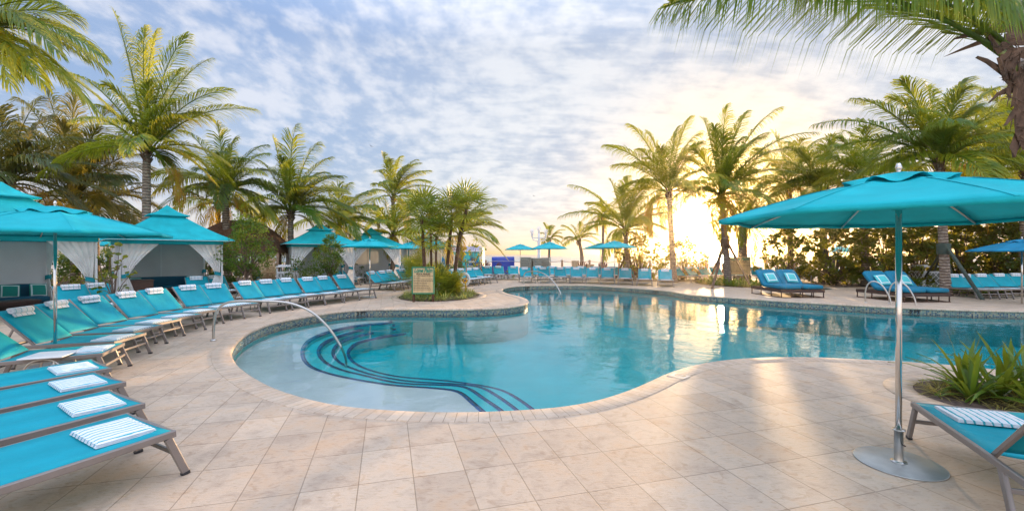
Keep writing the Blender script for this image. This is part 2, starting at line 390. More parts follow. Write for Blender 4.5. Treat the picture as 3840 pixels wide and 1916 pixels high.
# ------------------------------------------------------------------ camera, world, sun
cam = bpy.data.cameras.new('camera'); co = bpy.data.objects.new('camera', cam); COL.objects.link(co); scene.camera = co
co.location = (0, 0, H); co.rotation_euler = (R(90), 0, 0)
cam.sensor_width = 36; cam.lens = 36*F/3840; cam.shift_y = (HY-958)/3840*1.0; cam.clip_start = .05; cam.clip_end = 20000
SAZ = math.atan2(790, F); SEL = R(5.9)
sundir = Vector((math.sin(SAZ)*math.cos(SEL), math.cos(SAZ)*math.cos(SEL), math.sin(SEL)))
sl = bpy.data.lights.new('sun', 'SUN'); so = bpy.data.objects.new('sun', sl); COL.objects.link(so)
sl.energy = 4.6; sl.angle = R(.6); sl.color = (1.0, .66, .34)
so.rotation_euler = (-sundir).to_track_quat('-Z', 'Y').to_euler()
def world():
    w = bpy.data.worlds.new('World'); scene.world = w; w.use_nodes = True; nt = w.node_tree; nt.nodes.clear()
    out = nt.nodes.new('ShaderNodeOutputWorld'); bg = nt.nodes.new('ShaderNodeBackground'); bg.inputs[1].default_value = .1
    L(nt, bg.outputs[0], out.inputs[0])
    sky = N(nt, 'ShaderNodeTexSky', sky_type='NISHITA'); sky.sun_disc = False; sky.sun_elevation = SEL; sky.sun_rotation = SAZ
    sky.air_density = 1.0; sky.dust_density = 1.0; sky.ozone_density = 1.5
    tc = nt.nodes.new('ShaderNodeTexCoord'); sp = N(nt, 'ShaderNodeSeparateXYZ'); L(nt, tc.outputs['Generated'], sp.inputs[0])
    X, Y, Z = sp.outputs
    zc = mth(nt, 'MAXIMUM', Z, 0.0); zz = mth(nt, 'ADD', zc, .28)
    cb = N(nt, 'ShaderNodeCombineXYZ'); L(nt, mth(nt, 'DIVIDE', X, zz), cb.inputs[0]); L(nt, mth(nt, 'DIVIDE', Y, zz), cb.inputs[1])
    # angle to the sun
    dv = N(nt, 'ShaderNodeVectorMath', operation='DOT_PRODUCT'); L(nt, tc.outputs['Generated'], dv.inputs[0]); dv.inputs[1].default_value = sundir
    cs = mth(nt, 'MAXIMUM', dv.outputs['Value'], 0.0)
    g1 = mth(nt, 'POWER', cs, 5.0); g2 = mth(nt, 'POWER', cs, 120.0); g3 = mth(nt, 'POWER', cs, 350.0); g4 = mth(nt, 'POWER', cs, 3500.0)
    # clear-sky colour by elevation
    blue = ramp(nt, Z, [(0.0, (.95, .78, .60)), (.05, (.88, .80, .72)), (.13, (.62, .72, .78)), (.25, (.42, .56, .75)), (.45, (.28, .42, .70))])
    # altocumulus: projected on a high plane
    mp = N(nt, 'ShaderNodeMapping'); L(nt, cb.outputs[0], mp.inputs[0]); mp.inputs['Rotation'].default_value = (0, 0, R(-38)); mp.inputs['Scale'].default_value = (1.35, 1.0, 1)
    n1 = N(nt, 'ShaderNodeTexNoise', Scale=8.5, Detail=7.0, Roughness=.56, Distortion=.1); L(nt, mp.outputs[0], n1.inputs['Vector'])
    mp2 = N(nt, 'ShaderNodeMapping'); L(nt, cb.outputs[0], mp2.inputs[0]); mp2.inputs['Rotation'].default_value = (0, 0, R(-32)); mp2.inputs['Location'].default_value = (.4, 1.3, 0)
    n2 = N(nt, 'ShaderNodeTexNoise', Scale=1.9, Detail=3.0, Roughness=.45, Distortion=.2); L(nt, mp2.outputs[0], n2.inputs['Vector'])
    mp3 = N(nt, 'ShaderNodeMapping'); L(nt, cb.outputs[0], mp3.inputs[0]); mp3.inputs['Rotation'].default_value = (0, 0, R(-62)); mp3.inputs['Scale'].default_value = (1.0, 3.0, 1)
    n3 = N(nt, 'ShaderNodeTexNoise', Scale=5.5, Detail=7.0, Roughness=.58, Distortion=.2); L(nt, mp3.outputs[0], n3.inputs['Vector'])
    near = ramp(nt, cs, [(.60, (0,0,0)), (.90, (1,1,1))])
    field = mth(nt, 'ADD', mth(nt, 'MULTIPLY', n1.outputs[0], mth(nt, 'SUBTRACT', 1.0, mth(nt, 'MULTIPLY', near, .55))), mth(nt, 'MULTIPLY', n3.outputs[0], mth(nt, 'MULTIPLY', near, .55)))
    cover = mth(nt, 'ADD', mth(nt, 'MULTIPLY', field, .75), mth(nt, 'ADD', mth(nt, 'MULTIPLY', n2.outputs[0], .35), mth(nt, 'MULTIPLY', near, .035)))
    puff = ramp(nt, cover, [(.46, (0,0,0)), (.68, (1,1,1))], 'EASE')
    shade = ramp(nt, n2.outputs[0], [(.35, (.33, .49, .84)), (.62, (.54, .65, .90))])
    c0 = mix(nt, .55, blue, shade)
    c0 = mix(nt, mth(nt, 'MULTIPLY', near, .60), c0, (.53, .61, .76))
    white = mix(nt, near, (.96, .97, 1.05), (1.03, 1.04, 1.07))
    c1 = mix(nt, mth(nt, 'MULTIPLY', puff, .66), c0, white)
    hl = mix(nt, 1.0, c1, mix(nt, g1, (1, 1, 1), (1.04, 1.02, .98)), 'MULTIPLY')
    hz = ramp(nt, Z, [(0.0, (1, 1, 1)), (.10, (0, 0, 0))])
    c2 = mix(nt, mth(nt, 'MULTIPLY', hz, .7), hl, mix(nt, g1, (.92, .81, .70), (1.10, .96, .80)))
    g2b = mth(nt, 'POWER', cs, 70.0)
    c2 = mix(nt, 1.0, c2, mix(nt, g2b, (1, 1, 1), (1.25, .86, .42)), 'MULTIPLY')
    def glow(col, fac, amt):
        return mix(nt, 1.0, col, mix(nt, fac, (0, 0, 0), amt), 'ADD')
    c3 = glow(c2, g2, (1.5, .95, .32)); c3 = glow(c3, g3, (6.0, 3.6, 1.2)); c3 = glow(c3, g4, (16, 9, 3.0))
    # unseen sky overhead and behind the camera, brightened to fill-light the foreground
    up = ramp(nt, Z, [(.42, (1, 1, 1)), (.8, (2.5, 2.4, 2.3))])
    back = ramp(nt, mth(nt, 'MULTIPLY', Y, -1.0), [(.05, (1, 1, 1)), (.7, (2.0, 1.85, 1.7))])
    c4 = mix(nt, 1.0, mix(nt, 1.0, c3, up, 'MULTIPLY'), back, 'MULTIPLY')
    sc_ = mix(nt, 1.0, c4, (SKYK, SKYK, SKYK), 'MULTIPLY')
    fin = mix(nt, 1.0, sc_, mix(nt, 1.0, sky.outputs[0], (.09, .09, .09), 'MULTIPLY'), 'ADD')
    for nn_ in nt.nodes:
        if nn_.type == 'MIX': nn_.clamp_result = False; nn_.clamp_factor = True
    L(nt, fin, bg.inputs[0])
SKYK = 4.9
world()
scene.view_settings.view_transform = 'Standard'; scene.view_settings.look = 'None'; scene.view_settings.exposure = 0.93; scene.view_settings.gamma = 1
scene.cycles.max_bounces = 10; scene.cycles.transparent_max_bounces = 24; scene.cycles.diffuse_bounces = 3; scene.cycles.glossy_bounces = 4; scene.cycles.transmission_bounces = 4
scene.cycles.caustics_reflective = False; scene.cycles.caustics_refractive = False; scene.cycles.sample_clamp_indirect = 6; scene.cycles.use_denoising = True
scene.cycles.volume_bounces = 0
scene.world.cycles.sampling_method = 'MANUAL'; scene.world.cycles.sample_map_resolution = 1024
# ------------------------------------------------------------------ pool outline (photo pixels on the deck plane)
near = [(867,1326),(875,1346),(888,1367),(934,1403),(985,1434),(1052,1464),(1139,1490),(1241,1515),(1344,1528),(1446,1536),(1600,1543),(1754,1544),(1856,1541),(1959,1536),(2101,1525),(2202,1509),(2303,1482),(2404,1444),(2505,1398),(2606,1368),(2707,1350),(2858,1340),(3009,1338),(3161,1343),(3390,1356),(3557,1367),(3696,1381),(3840,1395)]
farr = [(3840,1167),(3621,1162),(3384,1153),(3226,1145),(2988,1132),(2750,1116),(2592,1105),(2499,1090),(2390,1081),(2297,1075),(2204,1070),(2080,1070),(1986,1071),(1924,1075),(1890,1082),(1884,1090),(1900,1099),(1930,1107),(1961,1115),(1979,1124),(1982,1133),(1958,1144),(1907,1152),(1805,1158),(1651,1160),(1497,1159),(1344,1162),(1241,1172),(1139,1188),(1036,1208),(959,1234),(908,1264),(877,1300)]
rim = [G(x, y) for x, y in near]
e1 = rim[-1]; f1 = G(*farr[0])
rim += [Vector((e1.x+3.5, e1.y-.4, 0)), Vector((e1.x+7.5, e1.y+.6, 0)), Vector((f1.x+3.5, (e1.y+f1.y)/2+.4, 0)), Vector((f1.x+2.4, f1.y-.6, 0))]
rim += [G(x, y) for x, y in farr]
rim = smooth(resample(catmull(rim, True, .1), .10), 6)
if area2(rim) < 0: rim.reverse()
WZ = -.19
spa = ring((14.6*.97, 23.0), 2.2, 1.9, 40)

def deckmat(name, uvbrick=None, tint=1.0):
    m, nt, out = newmat(name)
    yaw = .276
    if uvbrick is None:
        ox, oy = .411*.4082, 7.653*.4082
        c = coords(nt, 'World')
        s_ = N(nt, 'ShaderNodeVectorMath', operation='SUBTRACT'); L(nt, c, s_.inputs[0]); s_.inputs[1].default_value = (ox, oy, 0)
        mp = N(nt, 'ShaderNodeMapping'); mp.vector_type = 'POINT'; mp.inputs['Rotation'].default_value = (0, 0, -yaw); L(nt, s_.outputs[0], mp.inputs[0])
        vec = mp.outputs[0]; bw, rh, mort, off = .4082, .4082*1.40, .0045, 0.0
        sepv = N(nt, 'ShaderNodeSeparateXYZ'); L(nt, vec, sepv.inputs[0])
        cbv = N(nt, 'ShaderNodeCombineXYZ'); L(nt, sepv.outputs[0], cbv.inputs[0]); L(nt, sepv.outputs[1], cbv.inputs[1]); vec = cbv.outputs[0]
    else:
        u = nt.nodes.new('ShaderNodeUVMap'); vec = u.outputs[0]; bw, rh = uvbrick; mort, off = .004, 0.0
        c = coords(nt, 'World')
    br = N(nt, 'ShaderNodeTexBrick', offset=off, squash=1.0)
    L(nt, vec, br.inputs['Vector']); br.inputs['Scale'].default_value = 1.0
    br.inputs['Brick Width'].default_value = bw; br.inputs['Row Height'].default_value = rh; br.inputs['Mortar Size'].default_value = mort; br.inputs['Mortar Smooth'].default_value = .3
    br.inputs['Bias'].default_value = 0
    t = tint
    br.inputs['Color1'].default_value = (.50*t, .385*t, .285*t, 1); br.inputs['Color2'].default_value = (.58*t, .46*t, .345*t, 1); br.inputs['Mortar'].default_value = (.33, .255, .185, 1)
    n1 = N(nt, 'ShaderNodeTexNoise', Scale=3.2, Detail=8.0, Roughness=.65, Distortion=.4); L(nt, c, n1.inputs['Vector'])
    stain = ramp(nt, n1.outputs[0], [(.33, (.80, .78, .78)), (.5, (1, 1, 1)), (.68, (1.04, .95, .86))])
    mp3 = N(nt, 'ShaderNodeMapping'); mp3.inputs['Rotation'].default_value = (0, 0, -yaw); mp3.inputs['Scale'].default_value = (1.5, 6, 1); L(nt, c, mp3.inputs[0])
    n3 = N(nt, 'ShaderNodeTexNoise', Scale=9.0, Detail=6.0, Roughness=.7); L(nt, mp3.outputs[0], n3.inputs['Vector'])
    pits = ramp(nt, n3.outputs[0], [(.34, (.80, .76, .70)), (.46, (1, 1, 1))])
    cc = mix(nt, 1.0, mix(nt, 1.0, br.outputs[0], stain, 'MULTIPLY'), pits, 'MULTIPLY')
    # darker water-marks / foot-print like stains
    n4 = N(nt, 'ShaderNodeTexNoise', Scale=7.0, Detail=2.0, Distortion=1.2); L(nt, c, n4.inputs['Vector'])
    wet = ramp(nt, n4.outputs[0], [(.60, (1, 1, 1)), (.66, (.89, .85, .81))])
    cc = mix(nt, .8, cc, mix(nt, 1.0, cc, wet, 'MULTIPLY'))
    n5 = N(nt, 'ShaderNodeTexNoise', Scale=60.0, Detail=4.0); L(nt, c, n5.inputs['Vector'])
    hgt = mth(nt, 'ADD', mth(nt, 'MULTIPLY', n3.outputs[0], .6), mth(nt, 'ADD', mth(nt, 'MULTIPLY', n5.outputs[0], .25), mth(nt, 'MULTIPLY', br.outputs['Fac'], -1.0)))
    rg = ramp(nt, n1.outputs[0], [(.3, (.66,)*3), (.7, (.8,)*3)])
    pbsdf(nt, out, cc, rg, 0, bump(nt, hgt, .55, .008), .18)
    return m
M['deck'] = deckmat('travertine_deck')
M['coping'] = deckmat('travertine_coping', (.115, .6), 1.06)
def mosaic(name, pal, s, rough=.15):
    m, nt, out = newmat(name)
    u = nt.nodes.new('ShaderNodeUVMap')
    sn = N(nt, 'ShaderNodeVectorMath', operation='SNAP'); L(nt, u.outputs[0], sn.inputs[0]); sn.inputs[1].default_value = (s, s, s)
    wn = nt.nodes.new('ShaderNodeTexWhiteNoise'); wn.noise_dimensions = '2D'; L(nt, sn.outputs[0], wn.inputs['Vector'])
    cc = ramp(nt, wn.outputs['Value'], pal, 'CONSTANT')
    br = N(nt, 'ShaderNodeTexBrick', offset=0.0, squash=1.0); L(nt, u.outputs[0], br.inputs['Vector']); br.inputs['Scale'].default_value = 1.0
    br.inputs['Brick Width'].default_value = s; br.inputs['Row Height'].default_value = s; br.inputs['Mortar Size'].default_value = s*.07; br.inputs['Mortar'].default_value = (1, 1, 1, 1); br.inputs['Color1'].default_value = br.inputs['Color2'].default_value = (0, 0, 0, 1)
    cc = mix(nt, br.outputs[0], cc, (.30, .29, .24))
    pbsdf(nt, out, cc, rough, 0, None, .6); return m
M['mosaic'] = mosaic('waterline_mosaic', [(0, (.03, .09, .12)), (.16, (.09, .17, .17)), (.34, (.18, .24, .18)), (.52, (.28, .25, .16)), (.68, (.07, .12, .17)), (.82, (.34, .30, .21)), (.93, (.015, .04, .08))], .045)
M['bluetile'] = mosaic('cobalt_step_tile', [(0, (.004, .06, .34)), (.5, (.006, .09, .45)), (.8, (.003, .04, .25))], .05)
M['plaster'] = simple('pool_plaster', (.06, .70, .70), .8, var=.07, scale=1.2, kind='Object', bs=.1)
M['shelf'] = simple('pale_shelf_plaster', (.86, .80, .76), .8, var=.07, scale=1.6, bs=.1)

def watermat(name, sig, sea=False):
    m, nt, out = newmat(name)
    c = coords(nt, 'World', scale=(1, 1.0, 1))
    n1 = N(nt, 'ShaderNodeTexNoise', Scale=1.1 if not sea else .08, Detail=3.0, Roughness=.5, Distortion=.6); L(nt, c, n1.inputs['Vector'])
    n2 = N(nt, 'ShaderNodeTexNoise', Scale=5.5 if not sea else .5, Detail=2.0, Roughness=.5, Distortion=.8); L(nt, c, n2.inputs['Vector'])
    h = mth(nt, 'ADD', n1.outputs[0], mth(nt, 'MULTIPLY', n2.outputs[0], .16))
    b = bump(nt, h, 1.0 if not sea else .9, .013 if not sea else .5)
    if sea:
        pbsdf(nt, out, (.16, .28, .32), .22, 0, b, .5); return m
    g = nt.nodes.new('ShaderNodeBsdfGlossy'); g.inputs['Roughness'].default_value = 0.0; L(nt, b, g.inputs['Normal'])
    t = nt.nodes.new('ShaderNodeBsdfTransparent')
    fr = nt.nodes.new('ShaderNodeFresnel'); fr.inputs[0].default_value = 1.43; L(nt, b, fr.inputs[1])
    ms = nt.nodes.new('ShaderNodeMixShader'); L(nt, fr.outputs[0], ms.inputs[0]); L(nt, t.outputs[0], ms.inputs[1]); L(nt, g.outputs[0], ms.inputs[2])
    L(nt, ms.outputs[0], out.inputs[0])
    va = nt.nodes.new('ShaderNodeVolumeAbsorption'); d = max(sig); va.inputs['Density'].default_value = d
    va.inputs['Color'].default_value = (*[1-s/d for s in sig], 1); L(nt, va.outputs[0], out.inputs['Volume'])
    return m
M['water'] = watermat('pool_water', (.42, .05, .035))
M['sea'] = watermat('sea_water', None, True)

# deck with holes for the pool and the spa
deck_outer = [Vector(p) for p in ((-34, -7, 0), (34, -7, 0), (34, 30.5, 0), (12, 31.5, 0), (2, 31.0, 0), (-6, 33, 0), (-34, 33, 0))]
fill('pool_deck', [deck_outer, offs(rim, .300), offs(spa, .28)], 0.0, M['deck'])
def coping(name, p, z=0.0):
    mb = MB(); sweep_profile(mb, p, [(.300, -.03), (.300, .003), (.293, .007), (.03, .007), (.008, .000), (-.006, -.018), (-.006, -.038), (.006, -.052), (.05, -.055)])
    return mb.build(name, M['coping'], kind='structure')
coping('pool_coping', rim); coping('spa_coping', spa)
mb = MB(); sweep_profile(mb, rim, [(.02, -.03), (.02, -.265)]); mb.build('waterline_tiles', M['mosaic'], kind='structure')
mb = MB(); sweep_profile(mb, spa, [(.02, -.03), (.02, -.265)]); mb.build('spa_waterline_tiles', M['mosaic'], kind='structure')
def shell(name, p, depth):
    mb = MB(); sweep_profile(mb, p, [(.024, -.20), (.024, depth)])
    w = mb.build(name, M['plaster'], kind='structure')
    fill(name.replace('walls', 'floor'), [offs(p, .05)], depth+.01, M['plaster'])
FLOORZ = -1.12
shell('pool_walls', rim, FLOORZ); shell('spa_walls', spa, -.7)
def waterbody(name, p, depth):
    q = resample(offs(p, .07), .25); top = fill(name, [q], 0, M['water']); me = top.data
    bm = bmesh.new(); bm.from_mesh(me)
    for v in bm.verts: v.co.z = WZ
    r = bmesh.ops.extrude_face_region(bm, geom=list(bm.faces))
    for v in r['geom']:
        if isinstance(v, bmesh.types.BMVert): v.co.z = depth-.1
    bmesh.ops.recalc_face_normals(bm, faces=bm.faces); bm.to_mesh(me); bm.free()
    return top
waterbody('pool_water', rim, FLOORZ); waterbody('spa_water', spa, -.7)

# steps and shelf (crop coordinates -> photo)
def c7(l): return [(780+x*.5124, 1080+y*.5124) for x, y in l]
L1 = c7([(1290,172),(1315,200),(1350,235),(1335,250),(1250,257),(1100,270),(950,300),(800,350),(730,400),(705,470),(730,540),(800,590),(950,635),(1150,675),(1400,710),(1600,722),(1750,735),(1830,745),(1885,775),(1940,825),(2030,900),(2060,930)])
L2 = c7([(1365,172),(1390,200),(1425,238),(1400,262),(1300,275),(1150,295),(950,355),(870,390),(822,450),(840,510),(900,560),(1000,600),(1150,635),(1400,690),(1700,705),(1860,712),(1940,740),(2010,790),(2160,890),(2200,925)])
L3 = c7([(1500,175),(1503,215),(1500,262),(1450,285),(1350,300),(1150,335),(1000,380),(940,430),(930,490),(980,545),(1080,590),(1250,640),(1500,680),(1850,700),(2000,720),(2120,780),(2270,885),(2310,920)])
L4 = c7([(1545,175),(1550,215),(1590,262),(1585,290),(1500,320),(1300,350),(1120,390),(1050,440),(1040,490),(1090,550),(1200,600),(1400,645),(1700,670),(1950,700),(2150,740),(2270,800),(2385,880),(2430,915)])
outer_left = [Vector((1.6, 2.2, 0)), Vector((-1, 2.6, 0)), Vector((-5.5, 4.0, 0)), Vector((-9.5, 7, 0)), Vector((-9.5, 14, 0)), Vector((-9, 20, 0)), Vector((-6, 20.5, 0))]
for k, (ln, z) in enumerate([(L1, -.36), (L2, -.49), (L3, -.62), (L4, -.76)]):
    pts = [G(x, y, z) for x, y in ln]
    for p in pts: p.z = 0
    dd = (pts[-1]-pts[-2]).normalized(); pts.append(pts[-1]+dd*1.7)
    cv = smooth(resample(catmull(pts, False, .08), .08, False), 5, False)
    poly = cv + outer_left
    mb = MB(); n = len(poly)
    if area2(poly) < 0: pass
    top = fill('pool_sun_shelf' if k == 0 else 'pool_step', [poly], z, M['shelf'] if k == 0 else M['plaster'])
    mb = MB()
    for a, b in zip(cv, cv[1:]):
        mb.add([(a.x, a.y, z), (b.x, b.y, z), (b.x, b.y, FLOORZ), (a.x, a.y, FLOORZ)], [(0, 1, 2, 3)])
    mb.build('step_riser', M['plaster'], kind='structure')
    mb = MB()
    # which side is the shelf? sample
    ctr = sum(poly, Vector())/n
    side = 1 if area2(poly) > 0 else -1
    nn = normals2(cv, False)
    sweep_profile(mb, cv, [(side*.003, z-.06), (side*.003, z+.004), (-side*.078, z+.004)], False)
    mb.build('step_edge_tiles', M['bluetile'], kind='structure')

# sand, beds, sea
sand = simple('beach_sand', (.52, .42, .34), .95, var=.10, scale=1.5, bs=.6, bscale=3.0)
mb = MB()
def slab(x0, x1, y0, y1, z0, z1):
    mb.add([(x0, y0, z0), (x1, y0, z0), (x1, y1, z1), (x0, y1, z1)], [(0, 1, 2, 3)])
slab(-400, 400, 30.0, 92, -.02, -.05); slab(-400, 400, 92, 112, -.05, -.9)
slab(-400, -33, -60, 30.0, -.02, -.02); slab(33, 400, -60, 30.0, -.02, -.02); slab(-33, 33, -60, -6.5, -.02, -.02)
mb.build('sand', sand, kind='structure')
mb = MB()
mb.add([(-2600, 96, -.42), (2600, 96, -.42), (2600, 1900, -.42), (-2600, 1900, -.42)], [(0, 1, 2, 3)])
mb.build('sea', M['sea'], kind='structure')
# surf lines
foam = simple('surf_foam', (.75, .76, .76), .8, var=.1, scale=.5)
mb = MB()
for y0, w, zz in ((99, .5, -.40), (104, .3, -.40), (112, .25, -.40)):
    pts = []
    for i in range(0, 120):
        x = -180+i*3; yy = y0+1.6*noise.noise(Vector((x*.05, y0, 0)))+.4*noise.noise(Vector((x*.4, y0, 3)))
        ww = w*max(.05, .6+1.2*noise.noise(Vector((x*.12, y0, 9))))
        pts.append((x, yy, ww))
    for (a, b) in zip(pts, pts[1:]):
        mb.add([(a[0], a[1]-a[2], zz), (b[0], b[1]-b[2], zz), (b[0], b[1]+b[2], zz), (a[0], a[1]+a[2], zz)], [(0, 1, 2, 3)])
mb.build('surf', foam, kind='structure')
def bed(name, loops, z=.012): return fill(name, loops, z, M['mulch'])
def blob(c, rx, ry, rot=0, k=.12, n=40, seed=0):
    p = ring((0, 0), 1, 1, n); out = []
    for q in p:
        s_ = 1+k*noise.noise(Vector((q.x*1.5, q.y*1.5, seed)))
        x, y = q.x*rx*s_, q.y*ry*s_
        out.append(Vector((c[0]+x*math.cos(rot)-y*math.sin(rot), c[1]+x*math.sin(rot)+y*math.cos(rot), 0)))
    return out
# ------------------------------------------------------------------ furniture
def mk_lounger():
    t = thing('sun_lounger', 'x', 'sun lounger')
    w = .395; zt = .36; Hx = -1.08; Bx = -1.60; Bz = .86
    m = M['lounger_metal']
    mb = MB()
    for s in (-1, 1):
        mb.bar((.0, s*w, zt-.01), (-.5, s*w, zt-.022), .032, .052, bev=.006); mb.bar((-.5, s*w, zt-.022), (-1.0, s*w, zt-.03), .032, .052, bev=.006)
        mb.bar((-1.0, s*w, zt-.03), (-1.62, s*w, zt-.05), .032, .052, bev=.006)
    mb.bar((-.012, -w, zt-.012), (-.012, w, zt-.012), .03, .05, bev=.006); mb.bar((-1.61, -w, zt-.05), (-1.61, w, zt-.05), .03, .045, bev=.006)
    mb.build('frame', m, t)
    for x0, x1 in ((-.05, .07), (-1.22, -1.34)):
        for s in (-1, 1):
            mb = MB(); mb.bar((x0, s*w, zt-.035), (x1, s*w, .02), .03, .055, up=(1, 0, 0), bev=.006); l = mb.build('leg', m, t)
            mb = MB(); mb.bar((x1-.002, s*w, .022), (x1+.002*(1 if x1 > 0 else -1), s*w, 0), .036, .062, up=(1, 0, 0), bev=.006); mb.build('foot_cap', M['cap'], l)
    for xx in (.005, -1.28):
        mb = MB(); mb.bar((xx, -w, .19), (xx, w, .19), .022, .035, bev=.004); mb.build('cross_bar', m, t)
    mb = MB()
    def seat(u, v):
        x = -.02-u*(1.06); y = (v-.5)*2*(w-.012); sag = .022*(1-(2*v-1)**2)*math.sin(min(1, u*4+.2)*PI/2)
        return Vector((x, y, zt+.012-sag-.02*u))
    mb.grid(seat, 12, 6); o = mb.build('seat_sling', M['sling'], t); solidify(o, .004)
    mb = MB()
    for s in (-1, 1):
        mb.bar((Hx, s*(w-.035), zt-.02), (Bx, s*(w-.035), Bz), .028, .036, up=(1, 0, .9), bev=.005)
    mb.bar((Bx+.006, -(w-.035), Bz-.01), (Bx+.006, w-.035, Bz-.01), .03, .03, bev=.005)
    mb.build('backrest_frame', m, t)
    mb = MB()
    def back(u, v):
        y = (v-.5)*2*(w-.04); sag = .02*(1-(2*v-1)**2)*math.sin(u*PI)
        d = Vector((Bx-Hx, 0, Bz-zt)); n = Vector((d.z, 0, -d.x)).normalized()
        return Vector((Hx, y, zt-.005)) + d*u*1.005 + n*(.018-sag)
    mb.grid(back, 10, 6); o = mb.build('backrest_sling', M['sling'], t); solidify(o, .004)
    for s in (-1, 1):
        mb = MB(); mb.bar((-1.36, s*(w-.05), .62), (-1.50, s*(w-.05), zt-.05), .018, .024, up=(1, 0, 0)); mb.build('backrest_strut', m, t)
    KIDS[t.name] = list(t.children); return t
def mk_fold(seed, wdt=.50, dep=.36):
    mb = MB(); r = random.Random(seed); nx, ny = 14, 12; th = .034
    def top(u, v):
        x = (u-.5)*dep; y = (v-.5)*wdt; e = min(u, 1-u, v, 1-v)
        z = th*min(1, (e*9)**.5 if e > 0 else 0)+.006*noise.noise(Vector((x*9+seed, y*9, 0)))
        k = .008*noise.noise(Vector((y*14, seed, 2))); k2 = .008*noise.noise(Vector((x*14, seed, 5)))
        return Vector((x+k, y+k2, max(0.0, z) + .001))
    mb.grid(top, nx, ny)
    # layered sides
    for i, z in enumerate((.004, .013, .022)):
        mb.box((0, 0, z), (dep*1.015-.008*i, wdt*1.01-.008*i, .006))
    return mb.build('folded_towel', M['towel_fold'])
def mk_roll(seed, wdt=.40, rr=.046):
    mb = MB(); n = 40
    def f(u, v):
        a = u*2*PI*2.6; r = rr*(.35+.65*u)+.003*noise.noise(Vector((a, v*7, seed)))
        return Vector(((v-.5)*wdt+.012*u*math.sin(seed), math.cos(a)*r*1.15, math.sin(a)*r*.85+rr*.8))
    mb.grid(lambda u, v: f(u, v), n, 6)
    # tail that lies on the sling
    mb.grid(lambda u, v: Vector(((v-.5)*wdt*.98, rr*.9+u*.06, .006+.012*(1-u)+.004*noise.noise(Vector((u*3, v*6, seed))))), 6, 6)
    o = mb.build('rolled_towel', M['towel_roll']); solidify(o, .006); return o
LOUNGER = mk_lounger()
FOLDS = [mk_fold(s) for s in (1, 2, 3)]; ROLLS = [mk_roll(s) for s in (1, 2, 3)]
used = {'l': False}; fused = [False]*3; rused = [False]*3
ORD = ['first','second','third','fourth','fifth','sixth','seventh','eighth','ninth','tenth','eleventh','twelfth','thirteenth','fourteenth','fifteenth','sixteenth','seventeenth','eighteenth','nineteenth','twentieth']
def solve_dir(foot, px, py, kind, prefer=None):
    best = None
    for i in range(720):
        a = 2*PI*i/720; d = Vector((math.cos(a), math.sin(a), 0))     # foot-ward direction
        if kind == 'head':
            q = foot - d*1.62; q.z = .88
            if math.hypot(q.x, q.y)-math.hypot(foot.x, foot.y) < .40: continue
        elif kind == 'hinge': q = foot - d*1.08; q.z = .34
        elif kind == 'axis': q = foot - d*1.0; q.z = .36
        if q.y < .3: continue
        x = CX+F*q.x/q.y; y = HY+(H-q.z)*F/q.y
        if kind == 'axis':
            f0 = Vector((CX+F*foot.x/foot.y, HY+(H-.36)*F/foot.y)); v1 = Vector((x, y))-f0; v2 = Vector((px, py))-f0
            e = abs(v1.angle(v2, 3))
        else: e = (x-px)**2+((y-py)*1.0)**2
        if best is None or e < best[0]: best = (e, a)
    return best[1]
LNG = []
def lounger(fx, fy, px, py, label, kind='head', roll=True, fold=True, group='turquoise sun loungers', place='', ang=None, skip=()):
    f = G(fx, fy, .36); a = ang if ang is not None else solve_dir(f, px, py, kind)
    loc = Vector((f.x, f.y, 0))
    if not used['l']:
        t = LOUNGER; used['l'] = True; t.location = loc; t.rotation_euler = (0, 0, a); t['label'] = label; t['group'] = group
    else: t = dup(LOUNGER, loc, a, label, group, skip=skip)
    d = Vector((math.cos(a), math.sin(a), 0)); s = Vector((-d.y, d.x, 0))
    k = rnd.randrange(3)
    if roll:
        o = ROLLS[k] if not rused[k] else ROLLS[k].copy()
        if rused[k]: COL.objects.link(o)
        rused[k] = True
        tilt = Matrix.Rotation(a-PI/2, 4, 'Z') @ Matrix.Rotation(R(-42), 4, 'X')
        # local: x across, y towards the foot
        pos = loc - d*1.545 + s*rnd.uniform(-.02, .02) + Vector((0, 0, .835)); pos += d*.012
        o.matrix_world = Matrix.Translation(pos) @ Matrix.Rotation(a-PI/2+R(rnd.uniform(-3, 3)), 4, 'Z') @ Matrix.Rotation(R(-44), 4, 'X')
        tag(o, 'striped towel rolled on the ' + place, 'towel', 'rolled towels on the lounger heads')
    if fold:
        k = rnd.randrange(3)
        o = FOLDS[k] if not fused[k] else FOLDS[k].copy()
        if fused[k]: COL.objects.link(o)
        fused[k] = True
        pos = loc - d*(.25+rnd.uniform(-.015, .03)) + s*rnd.uniform(-.03, .03) + Vector((0, 0, .358))
        o.location = pos; o.rotation_euler = (0, 0, a+R(rnd.uniform(-5, 5)))
        tag(o, 'striped towel folded on the ' + place, 'towel', 'folded towels on the lounger feet')
    LNG.append(t); return t
